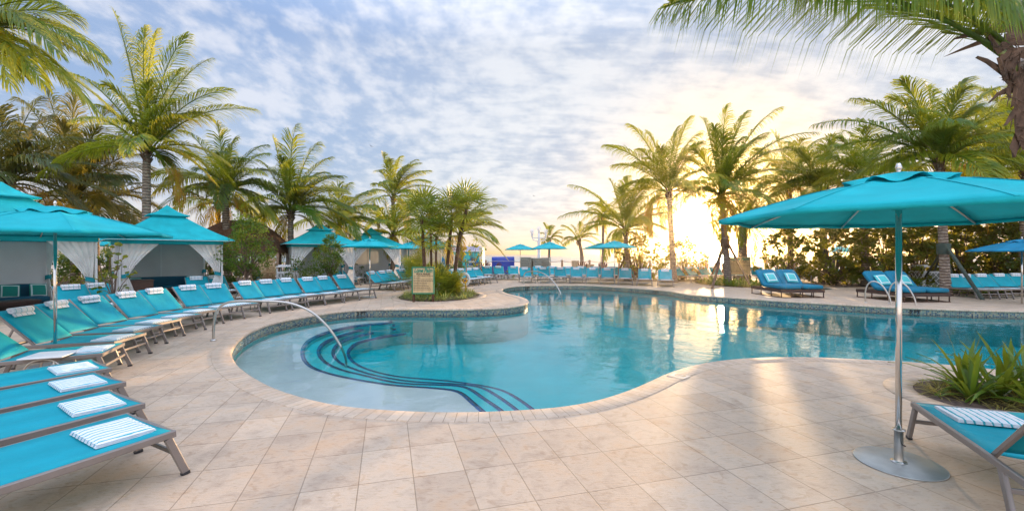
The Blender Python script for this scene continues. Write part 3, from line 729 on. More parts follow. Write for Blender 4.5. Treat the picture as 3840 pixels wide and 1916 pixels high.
# the long row from the camera along the left of the pool
rowA = [(565,1584,0,1743,'axis'),(474,1489,0,1595,'axis'),(412,1416,0,1495,'axis'),(380,1365,0,1424,'axis'),
 (429,1306,53,1351,'hinge'),(492,1265,53,1171,'head'),(559,1232,187,1146,'head'),(627,1207,317,1118,'head'),(706,1187,460,1100,'head'),(780,1167,567,1085,'head'),
 (859,1151,695,1073,'head'),(918,1143,793,1064,'head'),(1050,1124,909,1055,'head'),(1112,1116,991,1045,'head'),(1180,1107,1065,1043,'head'),(1252,1101,1145,1038,'head'),(1312,1093,1204,1036,'head'),(1375,1086,1274,1033,'head')]
for i, (a, b, c, d, k) in enumerate(rowA):
    pl = f'{ORD[i]} lounger from the camera, left poolside row'
    lounger(a, b, c, d, 'turquoise sling lounger, ' + pl.replace('lounger ', ''), k, place=pl, roll=True, group='sun loungers in the left poolside row')
for i, (a, b, c, d) in enumerate([(372,1150,256,1062),(448,1141,351,1059),(775,1098,735,1036),(868,1090,802,1034)]):
    pl = ['left lounger of the pair before the nearest cabana', 'right lounger of the pair before the nearest cabana', 'left lounger of the pair before the second cabana', 'right lounger of the pair before the second cabana'][i]
    lounger(a, b, c, d, 'turquoise lounger, ' + pl.replace(' lounger', '', 1), 'head', place=pl, group='sun loungers in front of the cabanas', fold=i in (1, 3))
for i, (a, b, c, d) in enumerate([(1330,1048,1246,1008),(1356,1042,1266,1009)]):
    pl = ['nearer', 'farther'][i]+' lounger of the pair behind the small broadleaf tree'
    lounger(a, b, c, d, 'turquoise lounger, ' + pl.replace(' lounger', '', 1), 'head', place=pl, group='sun loungers behind the small tree')
for i, (a, b, c, d) in enumerate([(1494,1061,1387,1021),(1522,1058,1426,1018),(1546,1053,1452,1014),(1570,1047,1503,1011),(1600,1046,1532,1016)]):
    pl = f'{ORD[i]} lounger from the left, beside the rules sign'
    lounger(a, b, c, d, 'turquoise sling lounger, ' + pl.replace('lounger ', ''), 'head', place=pl, group='sun loungers beside the rules sign')
for i, (a, b, c, d) in enumerate([(1490,1026,1464,997),(1512,1025,1490,997)]):
    pl = ['left', 'right'][i]+' lounger of the pair below the fourth cabana'
    lounger(a, b, c, d, 'turquoise lounger, ' + pl.replace(' lounger', '', 1), 'head', place=pl, group='sun loungers below the fourth cabana', skip=('foot_cap',))
for i, (a, b, c, d) in enumerate([(1774,1048,1695,1012),(1795,1045,1723,1010),(1818,1042,1753,1010),(1844,1039,1779,1007)]):
    pl = f'{ORD[i]} lounger from the left, behind the life ring'
    lounger(a, b, c, d, 'turquoise sling lounger, ' + pl.replace('lounger ', ''), 'head', place=pl, group='sun loungers behind the life ring')
for i, (a, b, c, d) in enumerate([(1672,1022,1655,992),(1706,1022,1688,994)]):
    pl = ['left', 'right'][i]+' lounger of the pair between the leaning fan palms'
    lounger(a, b, c, d, 'turquoise lounger, ' + pl.replace(' lounger', '', 1), 'head', place=pl, group='sun loungers between the fan palms', skip=('foot_cap',))
for i, (a, b, c, d) in enumerate([(1982,1039,1968,1005),(2052,1039,2036,1005),(2111,1039,2098,1006),(2165,1040,2160,1007),(2224,1041,2221,1008),(2280,1043,2278,1009),(2345,1045,2344,1009),(2417,1048,2417,1011),(2497,1051,2493,1012)]):
    pl = f'{ORD[i]} lounger from the left, front row across pool'
    lounger(a, b, c, d, 'turquoise sling lounger, ' + pl.replace('lounger ', ''), 'head', place=pl, group='sun loungers in the front row across the pool')
for i, (a, b, c, d) in enumerate([(1834,1030,1825,999),(1881,1030,1868,999),(1927,1030,1924,999),(2024,1031,2017,999),(2076,1031,2070,999),(2136,1032,2131,999),(2183,1032,2179,1000),(2238,1032,2235,1001),(2299,1033,2297,1001),(2357,1034,2356,1002),(2418,1035,2417,1003)]):
    pl = f'{ORD[i]} lounger from the left, rear row across pool'
    lounger(a, b, c, d, 'turquoise sling lounger, ' + pl.replace('lounger ', ''), 'head', place=pl, group='sun loungers in the rear row across the pool', skip=('foot_cap',))
for i, (a, b, c, d) in enumerate([(2606,1036,2530,1003),(2647,1035,2579,1003),(2693,1034,2628,1003),(2728,1034,2677,1003),(2790,1034,2751,1003),(2862,1035,2835,1003)]):
    pl = f'{ORD[i]} lounger from the left, angled row by fence'
    lounger(a, b, c, d, 'turquoise sling lounger, ' + pl.replace('lounger ', ''), 'head', place=pl, group='sun loungers in the angled row by the fence')
for i, (a, b, c, d) in enumerate([(2940,1036,2930,1003),(3020,1037,3007,1005),(3101,1039,3097,1007),(3192,1041,3186,1009),(3310,1041,3302,1011)]):
    pl = f'{ORD[i]} lounger from the left, behind the daybeds'
    lounger(a, b, c, d, 'turquoise sling lounger, ' + pl.replace('lounger ', ''), 'head', place=pl, group='sun loungers behind the daybeds')
for i, (a, b, c, d) in enumerate([(3700,1086,3589,1035),(3752,1086,3635,1038),(3812,1084,3691,1032),(3885,1082,3763,1032),(3950,1080,3825,1033)]):
    pl = f'{ORD[i]} lounger from the left, far right edge'
    lounger(a, b, c, d, 'turquoise sling lounger, ' + pl.replace('lounger ', ''), 'head', place=pl, group='sun loungers at the far right', ang=math.atan2(-1, -.12))
# bottom right lounger
f = G(3446, 1513, .36)
d0 = Vector((-.36, -.93, 0)).normalized(); s0 = Vector((-d0.y, d0.x, 0))
def pxof(p): return CX+F*p.x/p.y, HY+(H-p.z)*F/p.y
fc = Vector((f.x, f.y, .36)) + Vector((.93, -.36, 0))*.35
a0 = math.atan2(-d0.y, -d0.x)
x_, y_ = pxof(fc)
lounger(x_, y_, 0, 0, 'turquoise sling lounger beside the planter at the bottom right corner', ang=a0, roll=False, place='lounger at the bottom right corner')

def mk_table():
    t = thing('side_table', 'x', 'side table')
    mb = MB(); mb.box((0, 0, .385), (.46, .46, .018)); o = mb.build('table_top', M['white_table'], t)
    bv = o.modifiers.new('b', 'BEVEL'); bv.width = .006
    for s in (-1, 1):
        mb = MB(); pts = []
        for k in range(13):
            a = PI*k/12; pts.append((-.20*math.cos(a), s*.17, .02+.34*math.sin(a)**.45 if 0 < k < 12 else .0))
        mb.tube(pts, .011, 8); mb.build('leg_loop', M['brushed'], t)
    KIDS[t.name] = list(t.children); return t
TB = mk_table(); tfirst = True
for (x, y, dsc) in [(190,1330,'nearest white side table standing between the left loungers by the parasol pole'),(713,1140,'white side table between the ninth and tenth left row loungers'),(922,1113,'white side table at the twelfth and thirteenth left row loungers'),(1159,1089,'white side table beside the fifteenth left row lounger'),(1280,1077,'white side table beside the last left row loungers'),(1798,1036,'small white side table between the loungers behind the life ring')]:
    g = G(x, y, .385); ang = R(20 if x < 300 else 10)
    if tfirst: TB.location = (g.x, g.y, 0); TB.rotation_euler = (0, 0, ang); TB['label'] = dsc; TB['group'] = 'side tables between the loungers'; tfirst = False
    else: dup(TB, (g.x, g.y, 0), ang, dsc, 'side tables between the loungers')

# ---- parasols
def parasol(loc, rr, zr, za, label, rot=0.0, mat='canopy', base=True, pole=.0225, seed=0, group='market parasols', detail=True):
    t = thing('parasol', label, 'parasol', loc, 0, group)
    n = 8; V8 = []
    def rimpt(a, r=rr):
        # straight edge between octagon tips
        k = a/(2*PI)*n; i = math.floor(k); f_ = k-i
        A = Vector((math.cos(2*PI*i/n+rot), math.sin(2*PI*i/n+rot), 0)); B = Vector((math.cos(2*PI*(i+1)/n+rot), math.sin(2*PI*(i+1)/n+rot), 0))
        p = A.lerp(B, f_); edge = 4*f_*(1-f_); p *= (1-.035*edge); return p*r, edge
    mb = MB(); zt = za-.04
    def surf(u, v, r0=.06, r1=rr, z0=zt, z1=zr, puff=.05, fl=.0):
        p, e = rimpt(u*2*PI, 1.0); r = r0+(r1-r0)*v
        z = z0+(z1-z0)*(v**1.08) + puff*math.sin(v*PI)*.4 - (1-e)*0 - .13*e*v*(1-v) + .012*noise.noise(Vector((p.x*2.5, p.y*2.5, v*3+seed)))*v + .004*math.sin(u*2*PI*40)*e*v*(1-e*.5)
        return Vector((p.x*r, p.y*r, z))
    mb.grid(lambda u, v: surf(u, v), 64, 10)
    # hem
    mb.grid(lambda u, v: (lambda q: Vector((q.x*(1-.006*v), q.y*(1-.006*v), q.z-.034*v)))(surf(u, 1.0)), 64, 1)
    o = mb.build('canopy', M[mat], t); solidify(o, .003)
    mb = MB(); rv = rr*.29; zv0 = za; zv1 = zt+(zr-zt)*(.29**1.08)+.035
    mb.grid(lambda u, v: surf(u, v, .03, rv, zv0, zv1, .02) + Vector((0, 0, (.028*math.sin(u*2*PI*8+1.5)*v**3))), 96, 5)
    o = mb.build('vent_flap', M[mat], t); solidify(o, .003)
    mb = MB(); mb.tube([(0, 0, .0), (0, 0, za-.05)], pole, 14); mb.build('pole', M['chrome'], t)
    mb = MB(); mb.lathe((0, 0, za-.01), [(.012, -.02), (.022, .0), (.012, .012), (.020, .035), (.024, .055), (.016, .08), (.012, .088)], 12); mb.build('finial', M['chrome'], t)
    if detail:
        hubz = zr+.10
        mb = MB(); mb.lathe((0, 0, hubz), [(.045, -.05), (.05, -.03), (.05, .03), (.045, .05)], 16); mb.build('hub', M['canopy'] if mat == 'canopy' else M[mat], t)
        for k in range(8):
            a = 2*PI*k/8+rot; dr = Vector((math.cos(a), math.sin(a), 0))
            mb = MB()
            pts = [dr*(.06+(rr-.07)*v)+Vector((0, 0, surf(0, v).z*1.0-.022)) for v in (0, .25, .5, .75, 1.0)]
            pts = []
            for v in (0, .2, .4, .6, .8, 1.0):
                z = zt+(zr-zt)*(v**1.08)+.05*math.sin(v*PI)*.4; pts.append(dr*(.06+(rr-.08)*v)+Vector((0, 0, z-.02)))
            mb.tube(pts, .009, 6); rb = mb.build('rib', M['brushed'], t)
            mb = MB(); up_ = [Vector((surf(k/8+1e-4, v).x, surf(k/8+1e-4, v).y, surf(k/8+1e-4, v).z+.003)) for v in (.3, .45, .6, .75, .9, 1.0)]
            for A__, B__ in zip(up_, up_[1:]): mb.bar(A__, B__, .020, .003)
            mb.build('seam', M[mat], rb)
            mb = MB(); mid = pts[3]; mb.tube([dr*.05+Vector((0, 0, hubz)), mid+Vector((0, 0, -.01))], .008, 6); mb.build('strut', M['brushed'], rb)
    if base:
        mb = MB(); mb.lathe((0, 0, 0), [(.302, .0), (.305, .004), (.305, .010), (.297, .014), (.06, .015)], 64, cap=True); mb.build('base_plate', M['base_metal'], t)
        mb = MB(); mb.lathe((0, 0, .014), [(.056, 0), (.056, .006), (.033, .008), (.031, .012), (.031, .262), (.046, .265), (.046, .272), (.026, .274)], 24); sl_ = mb.build('base_sleeve', M['brushed'], t)
        mb = MB(); mb.tube([(0, -.036, .17), (0, -.062, .17)], .006, 8); mb.build('tightening_knob', M['cap'], sl_)
    return t
b = G(3370, 1736)
U1 = parasol((b.x, b.y, 0), 1.37, 2.065, 2.43, 'large turquoise parasol on a steel pole at right, nearest the camera', rot=R(22.5+2))
b = Vector(((207-CX)/F*6.9, 6.9, 0))
parasol(b, 1.52, 2.07, 2.50, 'large turquoise parasol over the left poolside loungers', rot=R(8))
b = G(1387, 1114); parasol((b.x, b.y, 0), 1.12, 2.05, 2.36, 'turquoise parasol at the end of the left lounger row, before the fourth cabana', rot=R(10), pole=.022)
b = P(1532, 952, 24.5); parasol((b.x, b.y, 0), 1.05, 2.05, 2.36, 'small looking turquoise parasol behind the fan palms', rot=R(4), pole=.022)
for (x, Y, r, zr, za, lb) in [(1951, 34, 1.28, 2.08, 2.5, 'leftmost of the four turquoise parasols near the sea'), (2062, 26.5, 1.16, 2.06, 2.46, 'second of the four turquoise parasols, partly before the white lamp post'), (2252, 30, 1.25, 2.1, 2.5, 'third of the four sea side parasols, half hidden behind the fourth'), (2305, 24.9, 1.30, 2.11, 2.48, 'rightmost of the four turquoise parasols near the sea')]:
    b = P(x, 952, Y); parasol((b.x, b.y, 0), r, zr, za, lb, rot=R(rnd.uniform(0, 40)), pole=.024, base=Y < 27)
b = P(3832, 952, 15.5); parasol((b.x, b.y, 0), 1.45, 1.86, 2.27, 'blue parasol at the right edge behind the palm', mat='canopy_blue', rot=R(15), pole=.025, base=False)
b = P(3690, 952, 23.0); parasol((b.x, b.y, 0), 1.1, 1.93, 2.43, 'lime green parasol among the trees at right', mat='canopy_lime', rot=R(5), base=False)
b = P(390, 952, 27.0); parasol((b.x, b.y, 0), 1.3, 2.25, 2.85, 'turquoise parasol far behind, seen between the two nearest cabanas', rot=R(5), base=False)

# ---- cabanas
def curtain(mb, a, b, side, ztop, seed=0):
    """curtain hung from a to b (a = post end), gathered against the post at a"""
    a = Vector(a); b = Vector(b); d = (b-a); w = d.length; d.normalize(); nrm = Vector((-d.y, d.x, 0))
    zt = .98
    def f(u, v):      # v: 0 top .. 1 bottom
        z = ztop*(1-v)+.05*v
        if z > zt:
            k = (z-zt)/(ztop-zt); wd = .17+(w-.17)*(k**1.35); off = 0.03+.05*(1-k)
        else:
            k = (zt-z)/zt; wd = .17+.26*min(1, k*1.25)**.8; off = .05-.02*k
        x = off+wd*u-.02
        amp = .010+.010*min(1, wd); pl = amp*math.sin(u*PI*11+seed)+.008*math.sin(u*31+v*4+seed)
        if wd < .3: pl *= .8
        sag = .0
        return a + d*x + nrm*pl + Vector((0, 0, z))
    mb.grid(f, 52, 26)
def cabana(frx, Z, ang, label, rw=2.95, rd=2.95, apex=3.62, n_curt=4, glab=''):
    FR = Vector(((frx-CX)/F*Z, Z, 0)); a = R(ang)
    # local frame: x along front (to the right), y to the back
    t = thing('cabana', label, 'cabana', FR, a, 'white and turquoise cabanas')
    zv = 2.12; ze = 2.27; hx, hy = rw, rd; ov = .36
    cx, cy = -hx/2, hy/2
    for (x, y) in ((0, 0), (-hx, 0), (0, hy), (-hx, hy)):
        mb = MB(); mb.box((x, y, ze/2), (.05, .05, ze)); mb.build('post', M['white_metal'], t)
    # roof tiers
    def tier(z0, h0x, h0y, z1, h1x, h1y, name, lip):
        mb = MB(); c0 = [(cx-h0x, cy-h0y), (cx+h0x, cy-h0y), (cx+h0x, cy+h0y), (cx-h0x, cy+h0y)]; c1 = [(cx-h1x, cy-h1y), (cx+h1x, cy-h1y), (cx+h1x, cy+h1y), (cx-h1x, cy+h1y)]
        for i in range(4):
            j = (i+1) % 4; A, B, C, D = [Vector((*q, z)) for q, z in ((c0[i], z0), (c0[j], z0), (c1[j], z1), (c1[i], z1))]
            nn_ = (B-A).cross(D-A).normalized()
            def f(u, v, A=A, B=B, C=C, D=D, nn_=nn_):
                p = A.lerp(B, u).lerp(D.lerp(C, u), v); return p - Vector((0, 0, .07*math.sin(v*PI)*(1-h1x/h0x))) - nn_*0
            mb.grid(f, 8, 8, smooth=True)
            mb.add([A, B, B-Vector((0, 0, lip)), A-Vector((0, 0, lip))], [(0, 1, 2, 3)])
        o = mb.build(name, M['canopy'], t); return o
    tier(ze, hx/2+ov, hy/2+ov, apex-.42, .42, .42, 'roof', .03)
    tier(apex-.40, .62, .62, apex, .02, .02, 'roof_vent', .035)
    # pale piping
    mb = MB()
    c0 = [Vector((cx-hx/2-ov, cy-hy/2-ov, ze)), Vector((cx+hx/2+ov, cy-hy/2-ov, ze)), Vector((cx+hx/2+ov, cy+hy/2+ov, ze)), Vector((cx-hx/2-ov, cy+hy/2+ov, ze))]
    for i in range(4): mb.tube([c0[i]+Vector((0, 0, -.035)), c0[(i+1) % 4]+Vector((0, 0, -.035))], .009, 5)
    mb.build('roof_piping', M['white_metal'], t)
    mb = MB(); e = .04
    cs = [(-hx-e, -e), (e, -e), (e, hy+e), (-hx-e, hy+e)]
    for i in range(4):
        A, B = cs[i], cs[(i+1) % 4]
        mb.add([(A[0], A[1], ze), (B[0], B[1], ze), (B[0], B[1], zv-.02), (A[0], A[1], zv-.02)], [(0, 1, 2, 3)])
    o = mb.build('valance', M['canopy'], t); solidify(o, .004)
    specs = [((0, 0), (-1, 0)), ((-hx, 0), (1, 0)), ((0, hy), (0, -1)), ((-hx, hy), (0, -1)), ((0, 0.03), (0, 1))][:n_curt]
    for k, (c, d) in enumerate(specs):
        mb = MB(); A = Vector((c[0], c[1]+.03, 0)); wd = 1.05 if k < 2 else .7
        if k >= 2: A = Vector((c[0]-.03 if c[0] == 0 else c[0]+.03, c[1], 0))
        curtain(mb, A, A+Vector((d[0], d[1], 0))*wd, 1, zv, k*1.3); o = mb.build('curtain', M['curtain'], t)
        D = Vector((d[0], d[1], 0)); Nn = Vector((-d[1], d[0], 0))
        mb = MB(); c_ = A+D*.125
        mb.grid(lambda u, v: c_+D*.115*math.cos(u*2*PI)+Nn*.07*math.sin(u*2*PI)+Vector((0, 0, .93+.13*v+.03*math.cos(u*2*PI))), 20, 3)
        b_ = mb.build('tie_band', M['tie'], o)
        mb = MB(); mb.grid(lambda u, v: A+D*(.03+.43*u)+Nn*(.04*math.sin(u*PI*11+k*1.3)+.004)+Vector((0, 0, .02+.16*v)), 40, 2); o2 = mb.build('hem_band', M['tie'], o); solidify(o2, .03)
    mb = MB()
    mb.grid(lambda u, v: Vector((-hx+.03+(hx-.06)*u, hy-.03+.015*math.sin(u*20), .06+(zv-.05)*v)), 24, 2)
    mb.build('back_panel', M['panel'], t)
    mb = MB()
    mb.grid(lambda u, v: Vector((-hx+.03+.01*math.sin(u*20), .5+(hy-.55)*u, .06+(zv-.05)*v)), 24, 2)
    mb.build('side_panel', M['panel'], t)
    for x in (-hx*.5,):
        mb = MB(); mb.box((x, hy-.06, zv/2), (.03, .03, zv)); mb.build('post', M['white_metal'], t)
    return t, FR, a
CB = []
for (frx, Z, ang, lb, ap, nc) in [(360, 13.0, 66, 'nearest cabana at the left edge with turquoise roof and navy corner couch', 3.75, 4),
        (832, 17.0, 46, 'second cabana from the left with a full two tier turquoise roof', 3.62, 4),
        (1326, 23.5, 32, 'third cabana, its turquoise roof partly behind a small broadleaf tree', 3.45, 4),
        (1497, 27.8, 27, 'fourth cabana, behind the turquoise parasol at the row end', 3.45, 4),
        (1690, 30.5, 22, 'farthest cabana, behind the fan palms next to the beach hut', 3.35, 4)]:
    CB.append(cabana(frx, Z, ang, lb, apex=ap, n_curt=nc))
def in_cab(i, x, y, z=0):
    t, FR, a = CB[i]; return FR+Vector((x*math.cos(a)-y*math.sin(a), x*math.sin(a)+y*math.cos(a), z)), a
def cushion_box(mb, c, d, r=.04):
    # rounded box by superellipse grid
    c = Vector(c)
    def f(u, v):
        a = u*2*PI; b_ = (v-.5)*PI
        ca, sa, cb_, sb = math.cos(a), math.sin(a), math.cos(b_), math.sin(b_)
        s = lambda q, e: math.copysign(abs(q)**e, q)
        return c+Vector((d[0]/2*s(ca, .28)*s(cb_, .28), d[1]/2*s(sa, .28)*s(cb_, .28), d[2]/2*s(sb, .45)))
    mb.grid(f, 40, 14)
def pillow(loc, rot, label, mat_in, s=.42):
    o = bpy.data.objects.new('pillow', None)
    mb = MB()
    def f(u, v, sgn):
        x = (u-.5)*s; y = (v-.5)*s; e = 1-(2*u-1)**2; g = 1-(2*v-1)**2
        pin = .93+.07*max(abs(2*u-1), abs(2*v-1))**3
        return Vector((x*pin, sgn*.075*(max(0, e*g))**.45, y*pin))
    mb.grid(lambda u, v: f(u, v, 1), 14, 14); mb.grid(lambda u, v: f(u, v, -1), 14, 14)
    o = mb.build('pillow', M['pillow_' + mat_in]); o.rotation_euler = rot; o.location = loc
    tag(o, label, 'pillow', 'green and turquoise square pillows'); return o
def pillowmat(name, c1):
    m, nt, out = newmat(name)
    c = coords(nt, 'Object'); sp = N(nt, 'ShaderNodeSeparateXYZ'); L(nt, c, sp.inputs[0])
    mx = mth(nt, 'MAXIMUM', mth(nt, 'ABSOLUTE', sp.outputs[0]), mth(nt, 'ABSOLUTE', sp.outputs[2]))
    band = mth(nt, 'MULTIPLY', mth(nt, 'GREATER_THAN', mx, .155), mth(nt, 'LESS_THAN', mx, .188))
    n = N(nt, 'ShaderNodeTexNoise', Scale=9.0, Detail=4.0); L(nt, c, n.inputs['Vector'])
    cc = mix(nt, band, c1, (.72, .76, .74)); pbsdf(nt, out, cc, .85, 0, bump(nt, n.outputs[0], .5, .03), .2); return m
M['pillow_green'] = pillowmat('green_pillow', (.03, .27, .22)); M['pillow_aqua'] = pillowmat('aqua_pillow', (.10, .52, .52))
# couches and tables in the two near cabanas
for ci, nm in ((0, 'nearest'), (1, 'second')):
    p, a = in_cab(ci, 0, 0)
    t = thing('corner_couch', f'navy L-shaped corner couch inside the {nm} cabana', 'couch', p, a, 'cabana couches')
    for (c, d, nme) in (((-1.5, 2.5, .13), (2.7, .8, .26), 'base'), ((-2.5, 1.35, .13), (.8, 1.6, .26), 'base')):
        mb = MB(); mb.box(c, d); mb.build(nme, M['wicker'], t)
    for (c, d) in (((-.85, 2.45, .36), (1.3, .75, .20)), ((-2.15, 2.45, .36), (1.3, .75, .20)), ((-2.45, 1.3, .36), (.75, 1.5, .20))):
        mb = MB(); cushion_box(mb, c, d); mb.build('seat_cushion', M['blue_cushion'] if ci else M['navy'], t)
    for (c, d) in (((-1.5, 2.78, .62), (2.6, .16, .42)), ((-2.8, 1.6, .62), (.16, 1.9, .42))):
        mb = MB(); cushion_box(mb, c, d); mb.build('back_cushion', M['navy'], t)
    p, a = in_cab(ci, -1.35, 1.25)
    t = thing('coffee_table', f'dark woven coffee table inside the {nm} cabana', 'coffee table', p, a, 'dark woven coffee tables')
    mb = MB(); mb.box((0, 0, .42), (1.0, .7, .05)); mb.box((0, 0, .375), (.94, .64, .05)); mb.build('table_top', M['wicker'], t)
    for x in (-.45, .45):
        for y in (-.3, .3):
            mb = MB(); mb.box((x, y, .19), (.06, .06, .36)); mb.build('leg', M['wicker'], t)
for k, (x, y, rz, lb) in enumerate([(-.35, 2.55, .1, 'green pillow with pale square stripe, right end of the nearest cabana couch'), (-.95, 2.6, -.1, 'green pillow second from the right on the nearest cabana couch'), (-2.3, 2.5, .5, 'green pillow at the corner of the nearest cabana couch')]):
    p, a = in_cab(0, x, y, .62); pillow(p, (R(-14), R(4), a+rz), lb, 'green')
for k, (x, y, rz, lb) in enumerate([(-.5, 2.55, .1, 'green pillow at the right end of the second cabana couch'), (-2.3, 2.5, .4, 'green pillow at the corner of the second cabana couch')]):
    p, a = in_cab(1, x, y, .62); pillow(p, (R(-14), R(4), a+rz), lb, 'green')
p, a = in_cab(1, -2.35, .6); t = thing('storage_cabinet', 'dark brown storage cabinet by the left curtain of the second cabana', 'cabinet', p, a)
mb = MB(); mb.box((0, 0, .40), (.6, .9, .8)); mb.build('body', M['wood_dark'], t); mb = MB(); mb.box((0, 0, .815), (.66, .96, .03)); mb.build('top', M['wood_dark'], t)
mb = MB(); mb.box((.305, 0, .40), (.012, .80, .66)); dr = mb.build('door', M['wood_dark'], t); mb = MB(); mb.tube([(.33, .3, .35), (.33, .3, .5)], .008, 6); mb.build('handle', M['brushed'], dr)

# ---- daybeds
def daybed(px, py, ang, label):
    g = G(px, py); t = thing('double_daybed', label, 'daybed', (g.x, g.y, 0), ang, 'navy cushioned double daybeds')
    W, Ln = 1.78, 2.1     # x across, y from foot (0) to head (+)
    mb = MB(); mb.box((0, Ln/2, .27), (W, Ln, .12)); mb.build('frame', M['wicker'], t)
    for s in (-1, 1):
        mb = MB()
        for y in (.04, Ln*.33, Ln*.66, Ln-.04): mb.box((s*(W/2-.03), y, .11), (.03, .03, .2))
        mb.box((s*(W/2-.03), Ln/2, .014), (.035, Ln-.02, .026)); mb.build('sled_leg', M['wood_dark'], t)
    mb = MB(); mb.box((0, .03, .014), (W-.1, .035, .024)); mb.box((0, .03, .11), (.03, .03, .2)); mb.box((W*.25, .03, .11), (.025, .025, .2)); mb.box((-W*.25, .03, .11), (.025, .025, .2)); mb.build('foot_rail', M['wood_dark'], t)
    for s in (-1, 1):
        mb = MB(); cushion_box(mb, (s*W*.25, .62, .42), (W*.495, 1.30, .17)); mb.build('mattress', M['blue_cushion'], t)
        mb = MB(); cushion_box(mb, (0, 0, 0), (W*.495, .95, .15)); o = mb.build('backrest_cushion', M['navy'] if False else M['blue_cushion'], t)
        o.location = (s*W*.25, 1.52, .70); o.rotation_euler = (R(46), 0, 0)
    for q in (-.3, .3): mb = MB(); mb.bar((W*q, 1.75, .85), (W*q, 1.95, .33), .03, .03); mb.build('backrest_prop', M['wood_dark'], t)
    out = []
    for s, nm in ((-1, 'left'), (1, 'right')):
        l = Vector((s*W*.25, 1.36, .74)); p = Vector((g.x, g.y, 0)) + Matrix.Rotation(ang, 3, 'Z') @ l
        out.append(pillow(p, (R(-40), R(3*s), ang), f'aqua pillow with pale square stripe, {nm} half of the ' + ('farther daybed' if px < 3200 else 'daybed by the pool ladder'), 'aqua', .48))
    return t
daybed(3012, 1117, R(2), 'double daybed with blue cushions near the staked palm island')
daybed(3480, 1134, R(3), 'double daybed with blue cushions behind the pool ladder, partly behind the parasol pole')

# ---- handrails
def rail(pts, r, label, name='handrail', flange=()):
    t = thing(name, label, 'handrail', pts[0]); o0 = Vector(pts[0])
    ps = catmull([Vector(p)-o0 for p in pts], False, .06)
    mb = MB(); mb.tube(ps, r, 12); mb.build('bent_tube', M['brushed'], t)
    for p in flange:
        mb = MB(); mb.lathe(Vector(p)-o0, [(r*2.4, 0), (r*2.4, .008), (r*1.6, .02), (r*1.1, .03)], 20); mb.build('flange', M['brushed'], t)
    return t
b0 = G(800, 1277); e0 = G(1277, 1298, WZ)
def ip(x, y, k):
    Y = b0.y+(e0.y-b0.y)*k; p = P(x, y, Y); return p
e1_ = G(1290, 1332, -.62)
rail([b0, ip(801, 1225, 0), ip(811, 1172, .02), ip(830, 1146, .06), ip(860, 1133, .14), ip(985, 1129, .4), ip(1087, 1137, .62), ip(1164, 1168, .8), ip(1226, 1222, .93), ip(1277, 1298, 1), Vector((e0.x+.12, e0.y-.02, -.45)), Vector((e0.x+.13, e0.y-.04, -.62))], .024, 'long arched steel handrail entering the shallow end at left', flange=[b0+Vector((0, 0, .004))])
b0 = G(1965, 1067); e0 = G(2101, 1098, WZ)
rail([b0, ip(1965, 1035, 0), ip(1969, 1024, .05), ip(1982, 1018.5, .12), ip(2015, 1018.5, .35), ip(2045, 1030, .6), ip(2075, 1056, .8), ip(2101, 1098, 1), Vector((e0.x+.1, e0.y-.3, -.8))], .028, 'arched steel handrail on the far side of the pool', flange=[b0])
for (x0, y0, x1, y1, nm) in ((3246, 1135, 3268, 1053, 'left'), (3335, 1138, 3356, 1056, 'right')):
    g = G(x0, y0); hgt = .78
    q = Vector((g.x, g.y, 0)); dd = Vector((.30, -.42, 0))
    rail([q, q+Vector((.0, 0, .45)), q+Vector((.08, -.06, hgt-.07)), q+Vector((.17, -.16, hgt)), q+Vector((.30, -.32, hgt-.12)), q+Vector((.42, -.50, .25)), q+Vector((.44, -.55, -.1)), q+Vector((.44, -.56, -.9))], .024, f'{nm} grab rail of the pool ladder in front of the daybed', 'ladder_rail', flange=[q])
g = G(3042, 1064)
rail([g, g+Vector((.0, 0, .4)), g+Vector((.12, 0, .62)), g+Vector((.38, -.05, .70)), g+Vector((.62, -.1, .62)), g+Vector((.74, -.12, .4)), g+Vector((.76, -.12, 0))], .022, 'small hooped steel rail beside the spa', flange=[g])
g = G(3300, 1062)
